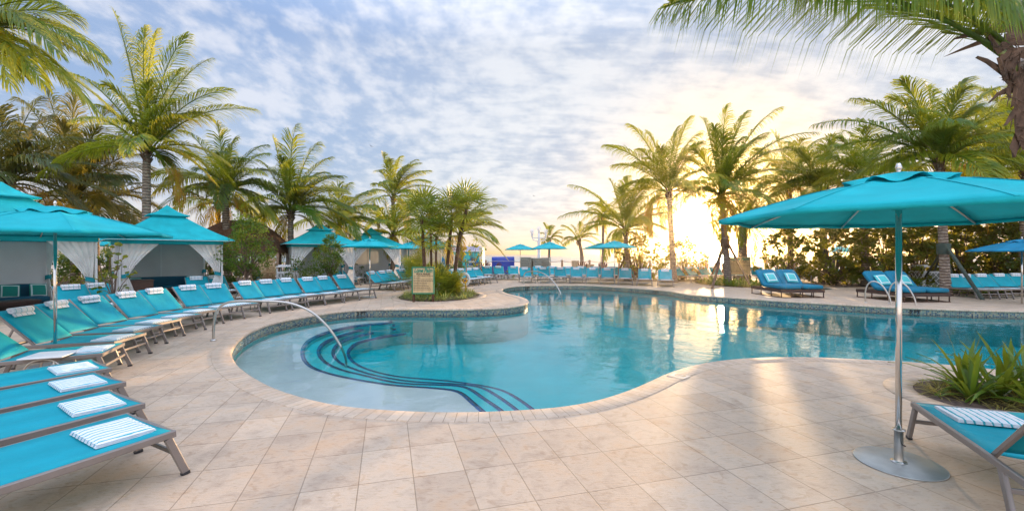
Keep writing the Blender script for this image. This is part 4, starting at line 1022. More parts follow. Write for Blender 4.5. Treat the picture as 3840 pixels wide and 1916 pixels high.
# ------------------------------------------------------------------ palms
UP = Vector((0, 0, 1))
WIND = Vector((1.0, .1, 0))
def frond(mb, B, T, lift, nl, LL, wd, droop, age, r, wind=.35, stalk=.13, ctrl=None, tip_brown=.25):
    """pinnate frond: rachis from B to T; leaflets on both sides"""
    B = Vector(B); T = Vector(T); Ln = (T-B).length
    C = Vector(ctrl) if ctrl is not None else B+(T-B)*.46+UP*lift*Ln-WIND*wind*.08*Ln
    def q(t): return B*(1-t)**2+C*2*t*(1-t)+T*t*t
    def dq(t): return ((C-B)*2*(1-t)+(T-C)*2*t).normalized()
    mb.curage = age*.6+.12; mb.cur = 1
    n = 9; pts = [q(i/n) for i in range(n+1)]; w0 = .028*Ln/3.5+.008
    mb.tube(pts, [w0*(1-.85*i/n) for i in range(n+1)], 4, cap=False)
    mb.cur = 0
    twist = r.uniform(-.5, .5)
    for i in range(nl):
        t = stalk+(1-stalk)*(i+.5)/nl
        p = q(t); tn = dq(t); sd = tn.cross(UP)
        if sd.length < .15: sd = Vector((1, .2, 0))-tn*tn.x
        sd.normalize(); nr = sd.cross(tn).normalized()
        sd = (sd*math.cos(twist*t)+nr*math.sin(twist*t)).normalized(); nr = sd.cross(tn).normalized()
        tt = (t-stalk)/(1-stalk)
        l = LL*(math.sin(PI*(.12+.80*tt))**.75)*(1-.25*tt)
        for s in (-1, 1):
            a = R(52-34*tt+r.uniform(-7, 7))
            d = sd*s*math.sin(a)+tn*math.cos(a)+nr*(.30-.3*tt)+Vector((r.uniform(-.08, .08), r.uniform(-.08, .08), r.uniform(-.08, .08)))
            d.normalize(); ll = l*r.uniform(.85, 1.1)
            if r.random() < .04: continue
            g = -UP*droop+WIND*wind
            p1 = p+d*ll*.38; d2 = (d+g*.55).normalized(); p2 = p1+d2*ll*.34; d3 = (d2+g*.85).normalized(); p3 = p2+d3*ll*.30
            wv = (tn-d*tn.dot(d)).normalized(); wv = (wv+nr*.25*s).normalized()*wd*.5*.66
            mb.curage = age+r.uniform(-.06, .06)
            o = len(mb.v); mb.add([p-wv*.5, p+wv*.5, p1+wv, p1-wv, p2+wv*.75, p2-wv*.75, p3], [(0, 1, 2, 3), (3, 2, 4, 5), (5, 4, 6)])
            mb.age[-1] = age+tip_brown; mb.age[-2] += tip_brown*.3; mb.age[-3] += tip_brown*.3
def trunk_mesh(B, T, r0, r1, bend, bark='trunk', rings=True, flare=1.35):
    mb = MB(); n = 26; B = Vector(B); T = Vector(T); pts = []; rs = []
    for i in range(n+1):
        t = i/n; p = B.lerp(T, t)+Vector((bend[0], bend[1], 0))*math.sin(t*PI)
        rr = r0+(r1-r0)*t; rr *= 1+(flare-1)*max(0, 1-t*6)**2
        if rings: rr *= 1+.035*(i % 2)
        pts.append(p); rs.append(rr)
    mb.tube(pts, rs, 12); return mb
PALMI = [0]
NLK = 1.3
def palm(label, cx, cy, Y, bx=None, by=None, tips=(), nrand=12, Lr=3.6, LL=.75, nl=44, wd=.05, tr=.13, K=1.5, bend=(0, 0), mat='palm', age=.3, wind=.35, group='coconut palms', braces=None, bracemat='brace_brown', base_Y=None, droop=1.15, boots=True, emin=-25, emax=75, bz=0.0):
    r = random.Random(100+PALMI[0]); PALMI[0] += 1
    nl = int(nl*NLK); C = P(cx, cy, Y); bY = base_Y or Y
    Bp = Vector((((bx if bx is not None else cx)-CX)*bY/F, bY, bz))
    t = thing('coconut_palm', label, 'palm tree', Bp, 0, group)
    C = C-Bp
    m = trunk_mesh((0, 0, -.02), C+Vector((0, 0, .05)), tr*1.15, tr*.85, bend); m.build('trunk', M['trunk'], t)
    mb = MB()
    for (x, y, dz) in tips:
        T = P(x, y, Y+dz)-Bp; d = T-C
        up = .28 if d.z > 0 else .42
        frond(mb, C+Vector((r.uniform(-.06, .06), r.uniform(-.06, .06), r.uniform(-.05, .1))), T, up*.85+.06, nl, K*LL*r.uniform(.9, 1.1), wd, droop, age+r.uniform(-.18, .25), r, wind)
    for i in range(nrand):
        az = 2*PI*(i*.618+r.uniform(-.06, .06)); el = R(emin+(emax-emin)*((i+.5)/nrand)+r.uniform(-8, 8))
        Ln = Lr*r.uniform(.85, 1.1)
        d = Vector((math.cos(az)*math.cos(el)+wind*.55, math.sin(az)*math.cos(el), math.sin(el)*.9)).normalized()
        T = C+d*Ln*.86-UP*Ln*.24*math.cos(el)+Vector((Ln*.10*wind, 0, 0))
        frond(mb, C+Vector((r.uniform(-.06, .06), r.uniform(-.06, .06), r.uniform(-.05, .1))), T, .34 if el > 0 else .36, nl, K*LL*r.uniform(.85, 1.1), wd, droop, age+r.uniform(-.2, .3)+(.18 if el < -.2 else 0), r, wind)
    for i in range(3 if nrand > 8 else 0):
        az = r.uniform(0, 6.28); Ln = Lr*r.uniform(.55, .8); d = Vector((math.cos(az), math.sin(az), 0))
        frond(mb, C-UP*.1, C+d*Ln*.42+WIND*.2-UP*Ln*.85, .0, int(nl*.5), K*LL*.7, wd, 1.6, r.uniform(.80, .95), r, .1, ctrl=C+d*Ln*.5+UP*.1)
    mb.build('crown', [M[mat], M[mat]], t)
    if boots:
        mb = MB(); n = 14
        for i in range(n):
            a = i*2.4; z = C.z-.45+.5*i/n; d = Vector((math.cos(a), math.sin(a), 0)); p = Vector((C.x, C.y, z))+d*tr*.7
            mb.bar(p, p+d*.13+UP*r.uniform(.18, .34), .10, .03, up=d)
        mb.build('frond_bases', M['boot'], t)
        if False:
            mb = MB()
            for i in range(5):
                a = r.uniform(0, 6.28); d = Vector((math.cos(a), math.sin(a), 0)); mb.tube([C+d*.1, C+d*.3+UP*.05, C+d*.42-UP*.25], .012, 4)
                for k in range(3): mb.lathe(C+d*(.35+.04*k)+Vector((0, 0, -.3-.1*k)), [(.01, -.09), (.07, -.04), (.08, .02), (.04, .08), (.01, .1)], 8)
            mb.build('flower_stalks', M['boot'], t)
    if braces:
        zc = braces[0]; c0 = (Vector((0, 0, 0)).lerp(C, zc/C.z))
        mb = MB(); mb.lathe((c0.x, c0.y, zc-.22), [(tr+.07, 0), (tr+.08, .02), (tr+.08, .44), (tr+.07, .46)], 12); mb.build('brace_collar', M[bracemat], t)
        for (x, y) in braces[1]:
            g = G(x, y)-Bp; mb = MB(); top = c0+(Vector((g.x, g.y, 0))-Vector((c0.x, c0.y, 0))).normalized()*(tr+.07); top.z = zc
            mb.bar(Vector((g.x, g.y, .0)), top, .13, .08, up=(0, 1, 0), bev=.01); mb.build('brace', M[bracemat], t)
    return t
def A_(l): return [(x*.6614, y*.6614, z) for x, y, z in l]
# left group
palm('big coconut palm leaning in from the top left corner, crown outside the picture', -190, 170, 8.2, -190, 0, A_([(600,400,.3),(480,560,0),(400,170,.6),(330,20,0),(250,480,-.6),(130,430,-.3),(480,330,.4),(590,330,0),(60,480,-.9),(330,300,-.8)]), 7, 3.0, .62, 60, .035, .14, age=.38, wind=.25)
palm('dark coconut palm low at the left edge behind the turquoise canopies', 30, 690, 17.0, 30, 0, A_([(370,1000,0),(0,620,0),(230,560,.5),(-160,900,0),(170,820,0),(330,900,-.4),(-60,1060,-.3)]), 16, 4.2, .9, 46, .06, .15, mat='palm_dark', age=.15)
palm('coconut palm with dark feathery crown behind the left parasol', 278, 745, 21.0, 284, 0, A_([(240,470,0),(110,560,.5),(420,540,.2),(640,600,0),(830,700,.3),(740,1010,-.3),(660,860,-.5),(350,700,-.8),(150,900,0),(800,880,0),(100,700,.8),(560,720,-.9),(640,1000,-.8)]), 16, 4.8, 1.1, 56, .06, .18, mat='palm_dark', age=.28, wind=.2)
palm('tallest coconut palm of the left group with one long reddish frond to the right', 550, 572, 18.0, 548, 0, A_([(650,75,0),(820,165,.3),(1060,200,0),(1190,335,.4),(1310,510,0),(1450,625,.3),(370,410,.2),(560,600,-.8),(1000,560,-1),(1040,390,-.6),(1120,640,0),(700,690,-.5),(920,900,0),(890,170,.9)]), 12, 3.6, .85, 60, .05, .15, age=.33, wind=.4)
palm('coconut palm with full rounded crown behind the second cabana', 843, 722, 22.5, 858, 0, A_([(1230,700,0),(910,790,0),(1040,740,.5),(1330,790,.5),(1510,870,0),(1500,1060,0),(1480,1200,-.3),(960,1010,0),(840,1000,-.5),(1130,960,-.8),(1390,900,-.8),(860,1110,0),(1180,1090,-.9)]), 14, 3.7, .9, 50, .055, .17, age=.26, wind=.25)
palm('slender coconut palm hidden partly behind the full rounded crown palm', 818, 770, 24.5, 822, 0, [(700,700,0),(900,690,0),(960,800,0),(640,800,0),(990,900,0)], 10, 2.8, .7, 40, .05, .13, age=.4)
palm('short dark palm between the two nearest cabanas with a long arching frond', 360, 780, 23, 360, 0, [(745,735,0),(560,690,.4),(500,870,0),(250,830,0),(640,820,-.3),(420,690,0)], 9, 3.2, .9, 44, .055, .14, mat='palm_dark', age=.35)
palm('windswept tall coconut palm right of the thatched roof', 1090, 800, 24.0, 1092, 0, [(1109,475,0),(1025,520,0),(983,610,.4),(1190,540,.5),(1285,660,0),(1240,590,-.5),(1300,720,0),(1207,850,-.3),(1000,700,0),(1060,600,-.6),(1010,790,0),(1320,780,.3),(1150,700,-1)], 16, 4.0, .95, 52, .06, .15, age=.30, wind=.55, base_Y=24)
palm('brown tinged coconut palm behind the third cabana roof', 1268, 845, 28.0, 1268, 0, [(1309,690,0),(1445,745,0),(1400,715,.4),(1180,800,0),(1350,800,-.4),(1220,700,0),(1200,890,0),(1400,830,0)], 14, 3.6, .9, 44, .065, .16, age=.42, wind=.5)
palm('tallest windswept palm above the fourth cabana roof', 1473, 742, 34.0, 1482, 0, [(1436,577,0),(1500,590,.4),(1560,600,0),(1610,640,.3),(1652,712,0),(1595,745,0),(1405,690,0),(1425,640,.5),(1530,620,-.5)], 12, 3.9, .9, 44, .07, .16, age=.40, wind=.7)
palm('bushy young coconut palm behind the fourth cabana', 1473, 885, 29.0, 1473, 0, [(1502,735,0),(1400,800,0),(1560,800,0),(1590,880,0),(1380,880,0),(1440,760,0),(1540,760,.5)], 12, 3.0, .8, 42, .06, .15, age=.24)
palm('small distant palm left of the fourth cabana peak', 1419, 838, 45.0, 1419, 0, [(1375,860,0),(1455,850,0),(1400,815,0),(1440,812,0)], 8, 2.2, .7, 26, .08, .13, age=.5)
palm('slim coconut palm behind the leaning fan palms', 1724, 880, 29.0, 1727, 0, [(1898,862,0),(1890,770,0),(1850,745,.4),(1800,790,0),(1660,780,0),(1640,850,0),(1700,740,0),(1870,830,-.3)], 10, 3.2, .85, 46, .06, .14, age=.42, wind=.6)
# right of the centre, against the light
palm('small slim palm just right of the white lamp post', 2060, 898, 44.0, 2059, 0, [(2040,838,0),(2115,860,0),(2105,890,0),(2030,900,0),(2075,850,0)], 7, 2.0, .6, 26, .075, .13, age=.35)
palm('small coconut palm with eight arching fronds standing free on the sand', 2170, 905, 42.0, 2178, 0, [(2108,845,0),(2235,842,0),(2175,835,0),(2106,905,0),(2245,880,0),(2250,905,0),(2120,890,0),(2200,850,0),(2110,920,0)], 5, 2.2, .6, 28, .075, .17, age=.34, bend=(.2, 0))
palm('thin straight palm trunk between the small palm and the staked palm', 2262, 812, 38.0, 2260, 0, [(2210,780,0),(2180,830,0),(2330,780,0),(2250,750,0)], 9, 2.4, .6, 30, .07, .12, age=.4)
palm('staked coconut palm behind the sea side parasols with long drooping fronds', 2345, 865, 29.0, 2354, 0, [(2136,693,0),(2100,812,0),(2349,666,.4),(2450,690,0),(2500,740,0),(2588,813,0),(2290,680,0),(2200,760,-.4),(2420,660,.5),(2530,780,-.4),(2190,845,0),(2480,850,0)], 12, 3.9, .9, 48, .065, .16, age=.36, wind=.4, braces=(1.55, [(2308,1045),(2328,1036),(2382,1050),(2362,1036)]))
palm('tall coconut palm left of the low sun', 2508, 722, 27.0, 2528, 0, [(2267,546,0),(2360,468,0),(2430,500,.4),(2588,440,0),(2540,480,.5),(2480,560,-.4),(2640,560,0),(2300,620,.4),(2400,560,-.6),(2330,700,0),(2660,640,0),(2620,500,0),(2600,700,-.5)], 14, 4.2, 1.0, 54, .06, .16, age=.40, wind=.3)
palm('coconut palm with four timber braces in front of the sun', 2705, 735, 25.5, 2730, 0, [(2725,400,0),(2640,450,.4),(2800,420,0),(2926,405,0),(2870,500,-.4),(3062,497,0),(2960,560,.4),(2560,690,0),(2600,560,0),(2780,520,-.7),(2850,640,0),(2990,650,0),(2680,480,-.5),(2570,740,0)], 18, 4.4, 1.0, 54, .06, .17, age=.42, wind=.4, bend=(.02, 0), braces=(2.35, [(2670,1083),(2663,1050),(2756,1044),(2816,1074)]))
palm('stout coconut palm behind the second rules sign', 2785, 842, 31.0, 2784, 0, [(2640,760,0),(2700,640,0),(2830,600,0),(2960,640,0),(3010,760,0),(2900,700,-.4),(2750,560,0),(3040,700,0)], 14, 4.2, 1.0, 50, .07, .30, age=.42, wind=.3)
palm('coconut palm behind the large parasol, its trunk showing below the canopy', 3085, 720, 27.0, 3090, 0, [(2900,600,0),(2960,680,0),(3000,560,0),(3130,520,0),(3260,600,0),(2880,740,0),(3240,720,0),(3050,640,-.6)], 16, 4.2, 1.0, 50, .06, .19, age=.30, wind=.2, braces=(1.75, [(2985,1052),(3040,1040),(3150,1052)]), bracemat='brace_green')
palm('coconut palm above the big parasol with green painted braces', 3522, 612, 18.5, 3548, 0, [(3385,305,0),(3200,370,0),(3055,468,0),(3480,330,.4),(3620,300,0),(3740,330,0),(3820,420,0),(3130,560,0),(3300,520,-.6),(3420,420,-.5),(3700,500,-.4),(3840,560,0),(3220,660,0),(3780,690,0),(3660,400,-.6),(3350,640,-.5),(3560,470,-1)], 16, 4.3, 1.0, 62, .055, .155, age=.22, wind=.3, braces=(1.95, [(3447,1074),(3482,1066),(3582,1078),(3685,1124)]), bracemat='brace_green')
palm('palm at the right edge of the picture behind the blue parasol', 3850, 640, 20, 3836, 0, [(3640,640,0),(3560,720,0),(3700,560,0),(3620,560,.5),(3740,480,0),(3560,800,.3)], 12, 4.4, 1.0, 50, .055, .17, age=.22)

palm('coconut palm in the palm mass between the stout palm and the big parasol', 2960, 700, 29.0, 2965, 0, [(2830,560,0),(2900,500,.4),(3080,520,0),(3120,600,0),(2820,680,0)], 16, 4.6, 1.0, 50, .06, .16, age=.40, wind=.3)
palm('coconut palm low behind the left top of the big parasol', 3240, 690, 24.0, 3245, 0, [(3080,590,0),(3150,520,.4),(3330,540,0),(3060,680,0),(3400,600,0)], 16, 4.4, 1.0, 50, .06, .16, age=.3, wind=.2)
palm('coconut palm crown at right behind the green braced palm', 3720, 660, 22.5, 3725, 0, [(3560,560,0),(3640,470,.4),(3800,470,0),(3840,540,0),(3540,680,0)], 16, 4.4, 1.0, 50, .06, .16, age=.25, wind=.2)
palm('tall coconut palm behind the top right corner fronds', 3800, 480, 25.0, 3870, 0, [(3640,420,0),(3700,340,.4),(3800,300,0),(3600,520,0)], 14, 4.4, 1.0, 50, .06, .16, age=.25, wind=.2)

# ---- foreground palm, top right
t = thing('coconut_palm', 'close coconut palm at the top right corner with ragged brown frond bases', 'palm tree', (6.75, 5.35, 0), 0, 'coconut palms')
C = Vector((-.93, -.40, 3.95))
trunk_mesh((0, 0, -.02), C, .17, .21, (.32, 0)).build('trunk', M['trunk'], t)
mb = MB(); r = random.Random(5)
def wpt(x, y, Y): return P(x, y, Y)-Vector((6.75, 5.35, 0))
frond(mb, wpt(3800, 235, 4.95), wpt(2530, 10, 4.4), 0, 170, 1.65, .034, 2.3, .22, r, -.08, .10, ctrl=wpt(3250, -190, 4.6))
frond(mb, wpt(3810, 200, 4.95), wpt(3080, -60, 4.3), .0, 130, 1.45, .034, 2.6, .24, r, -.02, .10, ctrl=wpt(3480, -120, 4.5))
frond(mb, wpt(3810, 150, 4.95), wpt(3180, -60, 5.4), .0, 70, 1.1, .026, 2.0, .26, r, .0, .08, ctrl=wpt(3560, -180, 5.2))
frond(mb, wpt(3810, 120, 4.95), wpt(3020, -420, 5.6), .0, 60, .95, .028, .9, .2, r, .06, .12, ctrl=wpt(3560, -420, 5.3))
frond(mb, wpt(3830, 60, 5.0), wpt(3300, -700, 4.3), .1, 56, .9, .028, .8, .25, r, .05, .12)
frond(mb, wpt(3830, 60, 5.0), wpt(4500, -300, 4.6), .1, 56, .9, .028, .8, .25, r, .05, .12)
frond(mb, wpt(3830, 60, 5.0), wpt(4100, -700, 5.8), .1, 56, .9, .028, .8, .25, r, .05, .12)
mb.build('crown', [M['palm'], M['palm']], t)
mb = MB(); mb.cursm = True
def slab_strip(pts, ws, nrm=(0, -1, 0), th=.02, ragged=0):
    pts = [Vector(p) for p in pts]; vs = []
    for i, (p, w) in enumerate(zip(pts, ws)):
        tn = (pts[min(i+1, len(pts)-1)]-pts[max(i-1, 0)]).normalized(); s = tn.cross(Vector(nrm)).normalized()
        b = Vector(nrm)*th
        vs += [p-s*w/2, p-b*.8, p+s*w/2, p+b*.4]
    n = len(pts); mb.add(vs, [(i*4+k, i*4+(k+1) % 4, (i+1)*4+(k+1) % 4, (i+1)*4+k) for i in range(n-1) for k in range(4)]+[(3, 2, 1, 0), tuple(4*(n-1)+k for k in range(4))])
slab_strip([wpt(3830, 330, 4.95), wpt(3790, 240, 4.9), wpt(3690, 110, 4.85), wpt(3560, 20, 4.8), wpt(3440, -20, 4.78)], [.17, .13, .085, .06, .045])
slab_strip([wpt(3780, 90, 4.98), wpt(3745, 30, 5.0), wpt(3690, -60, 5.1)], [.10, .08, .06])
slab_strip([wpt(3850, 130, 4.9), wpt(3815, 20, 4.85), wpt(3800, -90, 4.8)], [.13, .10, .08])
mb.build('green_stalks', simple('green_stalk', (.22, .26, .06), .45, var=.25, scale=5), t)
mb = MB()
for pts, ws in [([(3850,90),(3740,105),(3640,130),(3575,148)], [.16,.13,.06,.01]), ([(3760,150),(3700,150),(3610,185),(3545,212)], [.08,.06,.03,.005]), ([(3840,140),(3780,150),(3745,190),(3700,120)], [.2,.15,.1,.03]),
    ([(3840,300),(3760,270),(3700,230),(3665,215)], [.12,.09,.06,.03]), ([(3860,260),(3800,330),(3770,290),(3745,215)], [.2,.14,.08,.05]), ([(3830,300),(3795,330),(3780,345),(3790,370)], [.16,.12,.08,.03]),
    ([(3850,300),(3820,360),(3800,395),(3810,330)], [.2,.15,.1,.05]), ([(3850,470),(3822,520),(3800,560),(3806,590)], [.16,.14,.10,.02]), ([(3850,380),(3815,420),(3790,440),(3770,470)], [.18,.12,.06,.02]), ([(3860,330),(3835,420),(3840,500),(3850,560)], [.2,.22,.2,.1]), ([(3800,180),(3770,215),(3760,260),(3775,300)], [.10,.12,.10,.05]), ([(3850,340),(3790,335),(3740,355),(3712,385)], [.10,.08,.04,.01]), ([(3860,200),(3815,200),(3790,255),(3820,320)], [.16,.14,.1,.06])]:
    slab_strip([wpt(x, y, 4.9-.02*i) for i, (x, y) in enumerate(pts)], ws, th=.03)
for k in range(150):
    x = r.uniform(3700, 3860); y = r.uniform(90, 560); q = wpt(x, y, 4.86); d = Vector((r.uniform(-1, .3), -.3, r.uniform(-.9, .4))).normalized()
    if x < 3700+(y-90)*.25: continue
    mb.tube([q, q+d*r.uniform(.05, .12), q+d*r.uniform(.12, .2)-UP*.04], [.005, .004, .001], 4, cap=False)
mb.build('frond_bases', M['boot'], t)

# ---- fan palms on the island
def fan_leaf(mb, base, hub, rad, r, age, n=19):
    hub = Vector(hub); base = Vector(base); ax = (hub-base).normalized()
    sd = ax.cross(UP); sd = sd.normalized() if sd.length > .1 else Vector((1, 0, 0)); nr = sd.cross(ax).normalized()
    mb.cur = 1; mb.curage = age; mb.tube([base, base.lerp(hub, .6)+UP*.03, hub], [.012, .009, .007], 4, cap=False); mb.cur = 0
    for i in range(n):
        a = R(-125+250*(i+.5)/n)
        d = (ax*math.cos(a)+sd*math.sin(a)+nr*.12*r.uniform(.5, 1.5)).normalized(); l = rad*(.78+.22*math.cos(a*.7))*r.uniform(.9, 1.08)
        w = (d.cross(nr)).normalized()*.019*rad/.5
        p1 = hub+d*l*.55; d2 = (d-UP*.30+WIND*.12).normalized(); p2 = p1+d2*l*.45
        mb.curage = age+r.uniform(-.05, .08)
        mb.add([hub, p1+w, p1-w, p2+nr*.004], [(0, 1, 2), (2, 1, 3)])
        mb.age[-1] = age+.25
def fanpalm(label, bx, by, tx, ty, dY=0, tr=.075, nleaf=17, rad=.98, stem=.62, bend=0, age=.25, cr=0):
    g = G(bx, by); r = random.Random(500+PALMI[0]); PALMI[0] += 1
    t = thing('fan_palm', label, 'fan palm', (g.x, g.y, 0), 0, 'fan palms on the round island')
    C = P(tx, ty, g.y+dY)-Vector((g.x, g.y, 0))
    trunk_mesh((0, 0, 0), C, tr*1.1, tr*.85, (bend, 0), flare=1.2).build('trunk', M['fanbark'], t)
    mb = MB()
    for i in range(nleaf):
        az = i*2.4; el = R(-50+130*(i+.5)/nleaf); d = Vector((math.cos(az)*math.cos(el), math.sin(az)*math.cos(el), math.sin(el)))
        fan_leaf(mb, C, C+d*stem*r.uniform(.8, 1.2)+Vector((.04, 0, 0)), rad*r.uniform(.85, 1.1), r, age+(.22 if el < -.3 else 0)+r.uniform(-.1, .12))
    mb.build('crown', [M['fan'], M['fan']], t); return t
isl = G(1651, 1112)
fanpalm('fan palm behind the left side of the rules sign', 1598, 1106, 1581, 815, nleaf=20, age=.2)
fanpalm('short slender fan palm trunk behind the rules sign middle', 1620, 1104, 1615, 875, .5, tr=.055, nleaf=12, rad=.75, age=.3)
fanpalm('lowest crowned fan palm behind the rules sign right edge', 1634, 1106, 1636, 890, tr=.05, nleaf=14, rad=.75, age=.28)
fanpalm('fan palm leaning slightly right, second tallest of the island', 1668, 1100, 1695, 812, .3, tr=.075, nleaf=18, age=.3)
fanpalm('tallest fan palm of the island, leaning right behind the life ring', 1702, 1098, 1750, 785, -.2, tr=.08, nleaf=18, bend=-.12, rad=.98, age=.28)
def fanbush(label, x, y, hh, seed, n=22, rad=.5, stem=.6, age=.25):
    g = G(x, y); r = random.Random(seed)
    mb = MB()
    for i in range(n):
        az = i*2.4; el = R(20+65*r.random()); d = Vector((math.cos(az)*math.cos(el), math.sin(az)*math.cos(el), math.sin(el)))
        fan_leaf(mb, (0, 0, .02), d*stem*r.uniform(.6, 1.2)*hh, rad*r.uniform(.85, 1.1), r, age+r.uniform(-.1, .12))
    o = mb.build('fan_palm_bush', [M['fan'], M['fan']]); o.location = (g.x, g.y, 0); tag(o, label, 'palm bush', 'low fan palm bushes on the island')
fanbush('low green fan palm bush right of the rules sign', 1655, 1108, 1.2, 3, 30, .62, .75)
fanbush('low fan palm bush at the foot of the leaning trunk', 1690, 1106, .95, 4, 22, .55, .6)
fanbush('spiky fan palm bush left of the rules sign top', 1560, 1082, 1.45, 5, 30, .62, .9, .18)

# ---- strap leaved clumps and ground cover
def clump(mb, c, n, l, w, r, age, spread=1.0, up=.9):
    for i in range(n):
        az = r.uniform(0, 2*PI); el = r.uniform(.25, 1.35)*up; d = Vector((math.cos(az)*math.cos(el)*spread, math.sin(az)*math.cos(el)*spread, math.sin(el)))
        ll = l*r.uniform(.6, 1.15); s = d.cross(UP); s = (s.normalized() if s.length > .05 else Vector((1, 0, 0)))*w*r.uniform(.7, 1.1)/2
        p = Vector(c)+d*.02; mb.curage = age+r.uniform(-.12, .2)
        pts = [p]; dd = d.copy()
        for k in range(4):
            pts.append(pts[-1]+dd*ll/4); dd = (dd-UP*.26*(1.3-el*.5)).normalized()
        vs = []
        for k, q in enumerate(pts):
            ws = (.65, 1, 1, .8, .0)[k]; vs += [q-s*ws, q+Vector((0, 0, -.12*w)), q+s*ws]
        fs = []
        for k in range(4): fs += [(k*3, k*3+1, k*3+4, k*3+3), (k*3+1, k*3+2, k*3+5, k*3+4)]
        s0 = mb.cursm; mb.cursm = True; mb.add(vs, fs); mb.cursm = s0
        mb.age[-1] += .2; mb.age[-2] += .2; mb.age[-3] += .2
def planter(name, c, rx, ry, rw, label=None, seed=1, rot=0, ringmat='coping', hump=.06):
    inn = ring(c, rx, ry, 64, rot); mb = MB()
    if rw: 
        sweep_profile(mb, inn, [(0, .0), (0, .010), (rw, .010), (rw, .0)]); mb.build('planter_ring', M[ringmat], kind='structure')
    fill('planter_soil', [offs(inn, -.002)], .014, M['mulch'])
# island under the fan palms
ic = G(1650, 1110); ic = Vector((ic.x, ic.y, 0))
planter('island', (ic.x, ic.y), 1.62, 2.25, .30)
def cover(name, label, cat, c, rx, ry, n, l, w, mat, seed, age=.2, rmin=0, per=7, spread=1.2, rot=0):
    r = random.Random(seed); mb = MB()
    for i in range(n):
        a = r.uniform(0, 2*PI); q = math.sqrt(r.uniform(rmin, 1)); x, y = rx*q*math.cos(a), ry*q*math.sin(a)
        clump(mb, (c[0]+x, c[1]+y, .01), per, l*r.uniform(.7, 1.2), w, r, age+r.uniform(-.1, .2), spread)
    o = mb.build(name, M[mat]); tag(o, label, cat, kind='stuff'); return o
cover('groundcover', 'yellow green variegated grass edging the fan palm island', 'ground cover', ic, 1.5, 2.1, 170, .32, .022, 'variegated', 11, .3, .55, 9)
cover('groundcover', 'dark green grass tufts in the middle of the fan palm island', 'ground cover', ic, 1.1, 1.6, 90, .45, .03, 'strap', 12, .05, 0, 8)
# island under the braced palm
sc_ = G(2735, 1066); planter('x', (sc_.x, sc_.y), 1.65, 2.7, .28)
cover('groundcover', 'strap leaved plants around the four braced palm', 'ground cover', sc_, 1.4, 2.3, 80, .55, .06, 'strap', 13, .25, 0, 8)
cover('groundcover', 'dry yellowish grass edging the braced palm island', 'ground cover', sc_, 1.55, 2.55, 110, .28, .025, 'straw', 14, .2, .6, 8)
sc2 = G(3555, 1094); planter('x', (sc2.x, sc2.y), 1.9, 1.9, .25)
cover('groundcover', 'green strap leaved plants at the foot of the green braced palm', 'ground cover', (sc2.x+.5, sc2.y-.3), 1.3, 1.1, 60, .70, .07, 'strap', 15, .15, 0, 8)
# foreground planter at right
pc = (6.0*.985, 5.25); 
planter('x', pc, .86, .80, .30)
r = random.Random(21)
k_ = 0
for (x, y, n, l) in [(-.45, -.02, 24, .58), (-.18, .32, 26, .70), (.0, -.25, 28, .70), (.28, .22, 26, .78), (-.08, .03, 26, .84), (.42, -.22, 24, .70)]:
    mb = MB(); clump(mb, (0, 0, .0), n, l, .058, r, .15, 1.0, 1.08); o = mb.build('agapanthus_clump', M['strap']); o.location = (pc[0]+x, pc[1]+y, .012)
    tag(o, f'broad strap leaved plant, {["leftmost", "rear left", "front middle", "rear right", "centre", "right hand"][k_]} clump in the round planter at right', 'plant', 'strap leaved plants in the right planter'); k_ += 1
cover('dry_groundcover', 'dry yellow grass and fallen leaves in the round planter at right', 'ground cover', pc, .78, .74, 90, .20, .012, 'straw', 16, .2, .1, 9, 2.2)

# ---- broadleaf shrubs and trees
def leafy(mb, centres, n, rad, size, r, age, round_=True, flat=.8, up=.3):
    for i in range(n):
        c, cr = centres[r.randrange(len(centres))]
        d = Vector((r.gauss(0, 1), r.gauss(0, 1), r.gauss(0, 1)*flat)).normalized()*cr*(r.random()**.45)
        p = Vector(c)+d; nn_ = Vector((r.uniform(-1, 1), r.uniform(-1, 1), r.uniform(-.2, 1)+up)).normalized()
        a = nn_.cross(Vector((r.uniform(-1, 1), r.uniform(-1, 1), r.uniform(-1, 1)))).normalized(); b = nn_.cross(a); s = size*r.uniform(.65, 1.2)
        mb.curage = age+r.uniform(-.15, .22)
        if round_: mb.add([p+a*s*.5*math.cos(k*PI/3)+b*s*.5*math.sin(k*PI/3)+nn_*(.06*s*(k % 2)) for k in range(6)], [(0, 1, 2, 3, 4, 5)])
        else: mb.add([p-a*s*.55, p+b*s*.26, p+a*s*.55, p-b*s*.26], [(0, 1, 2, 3)])
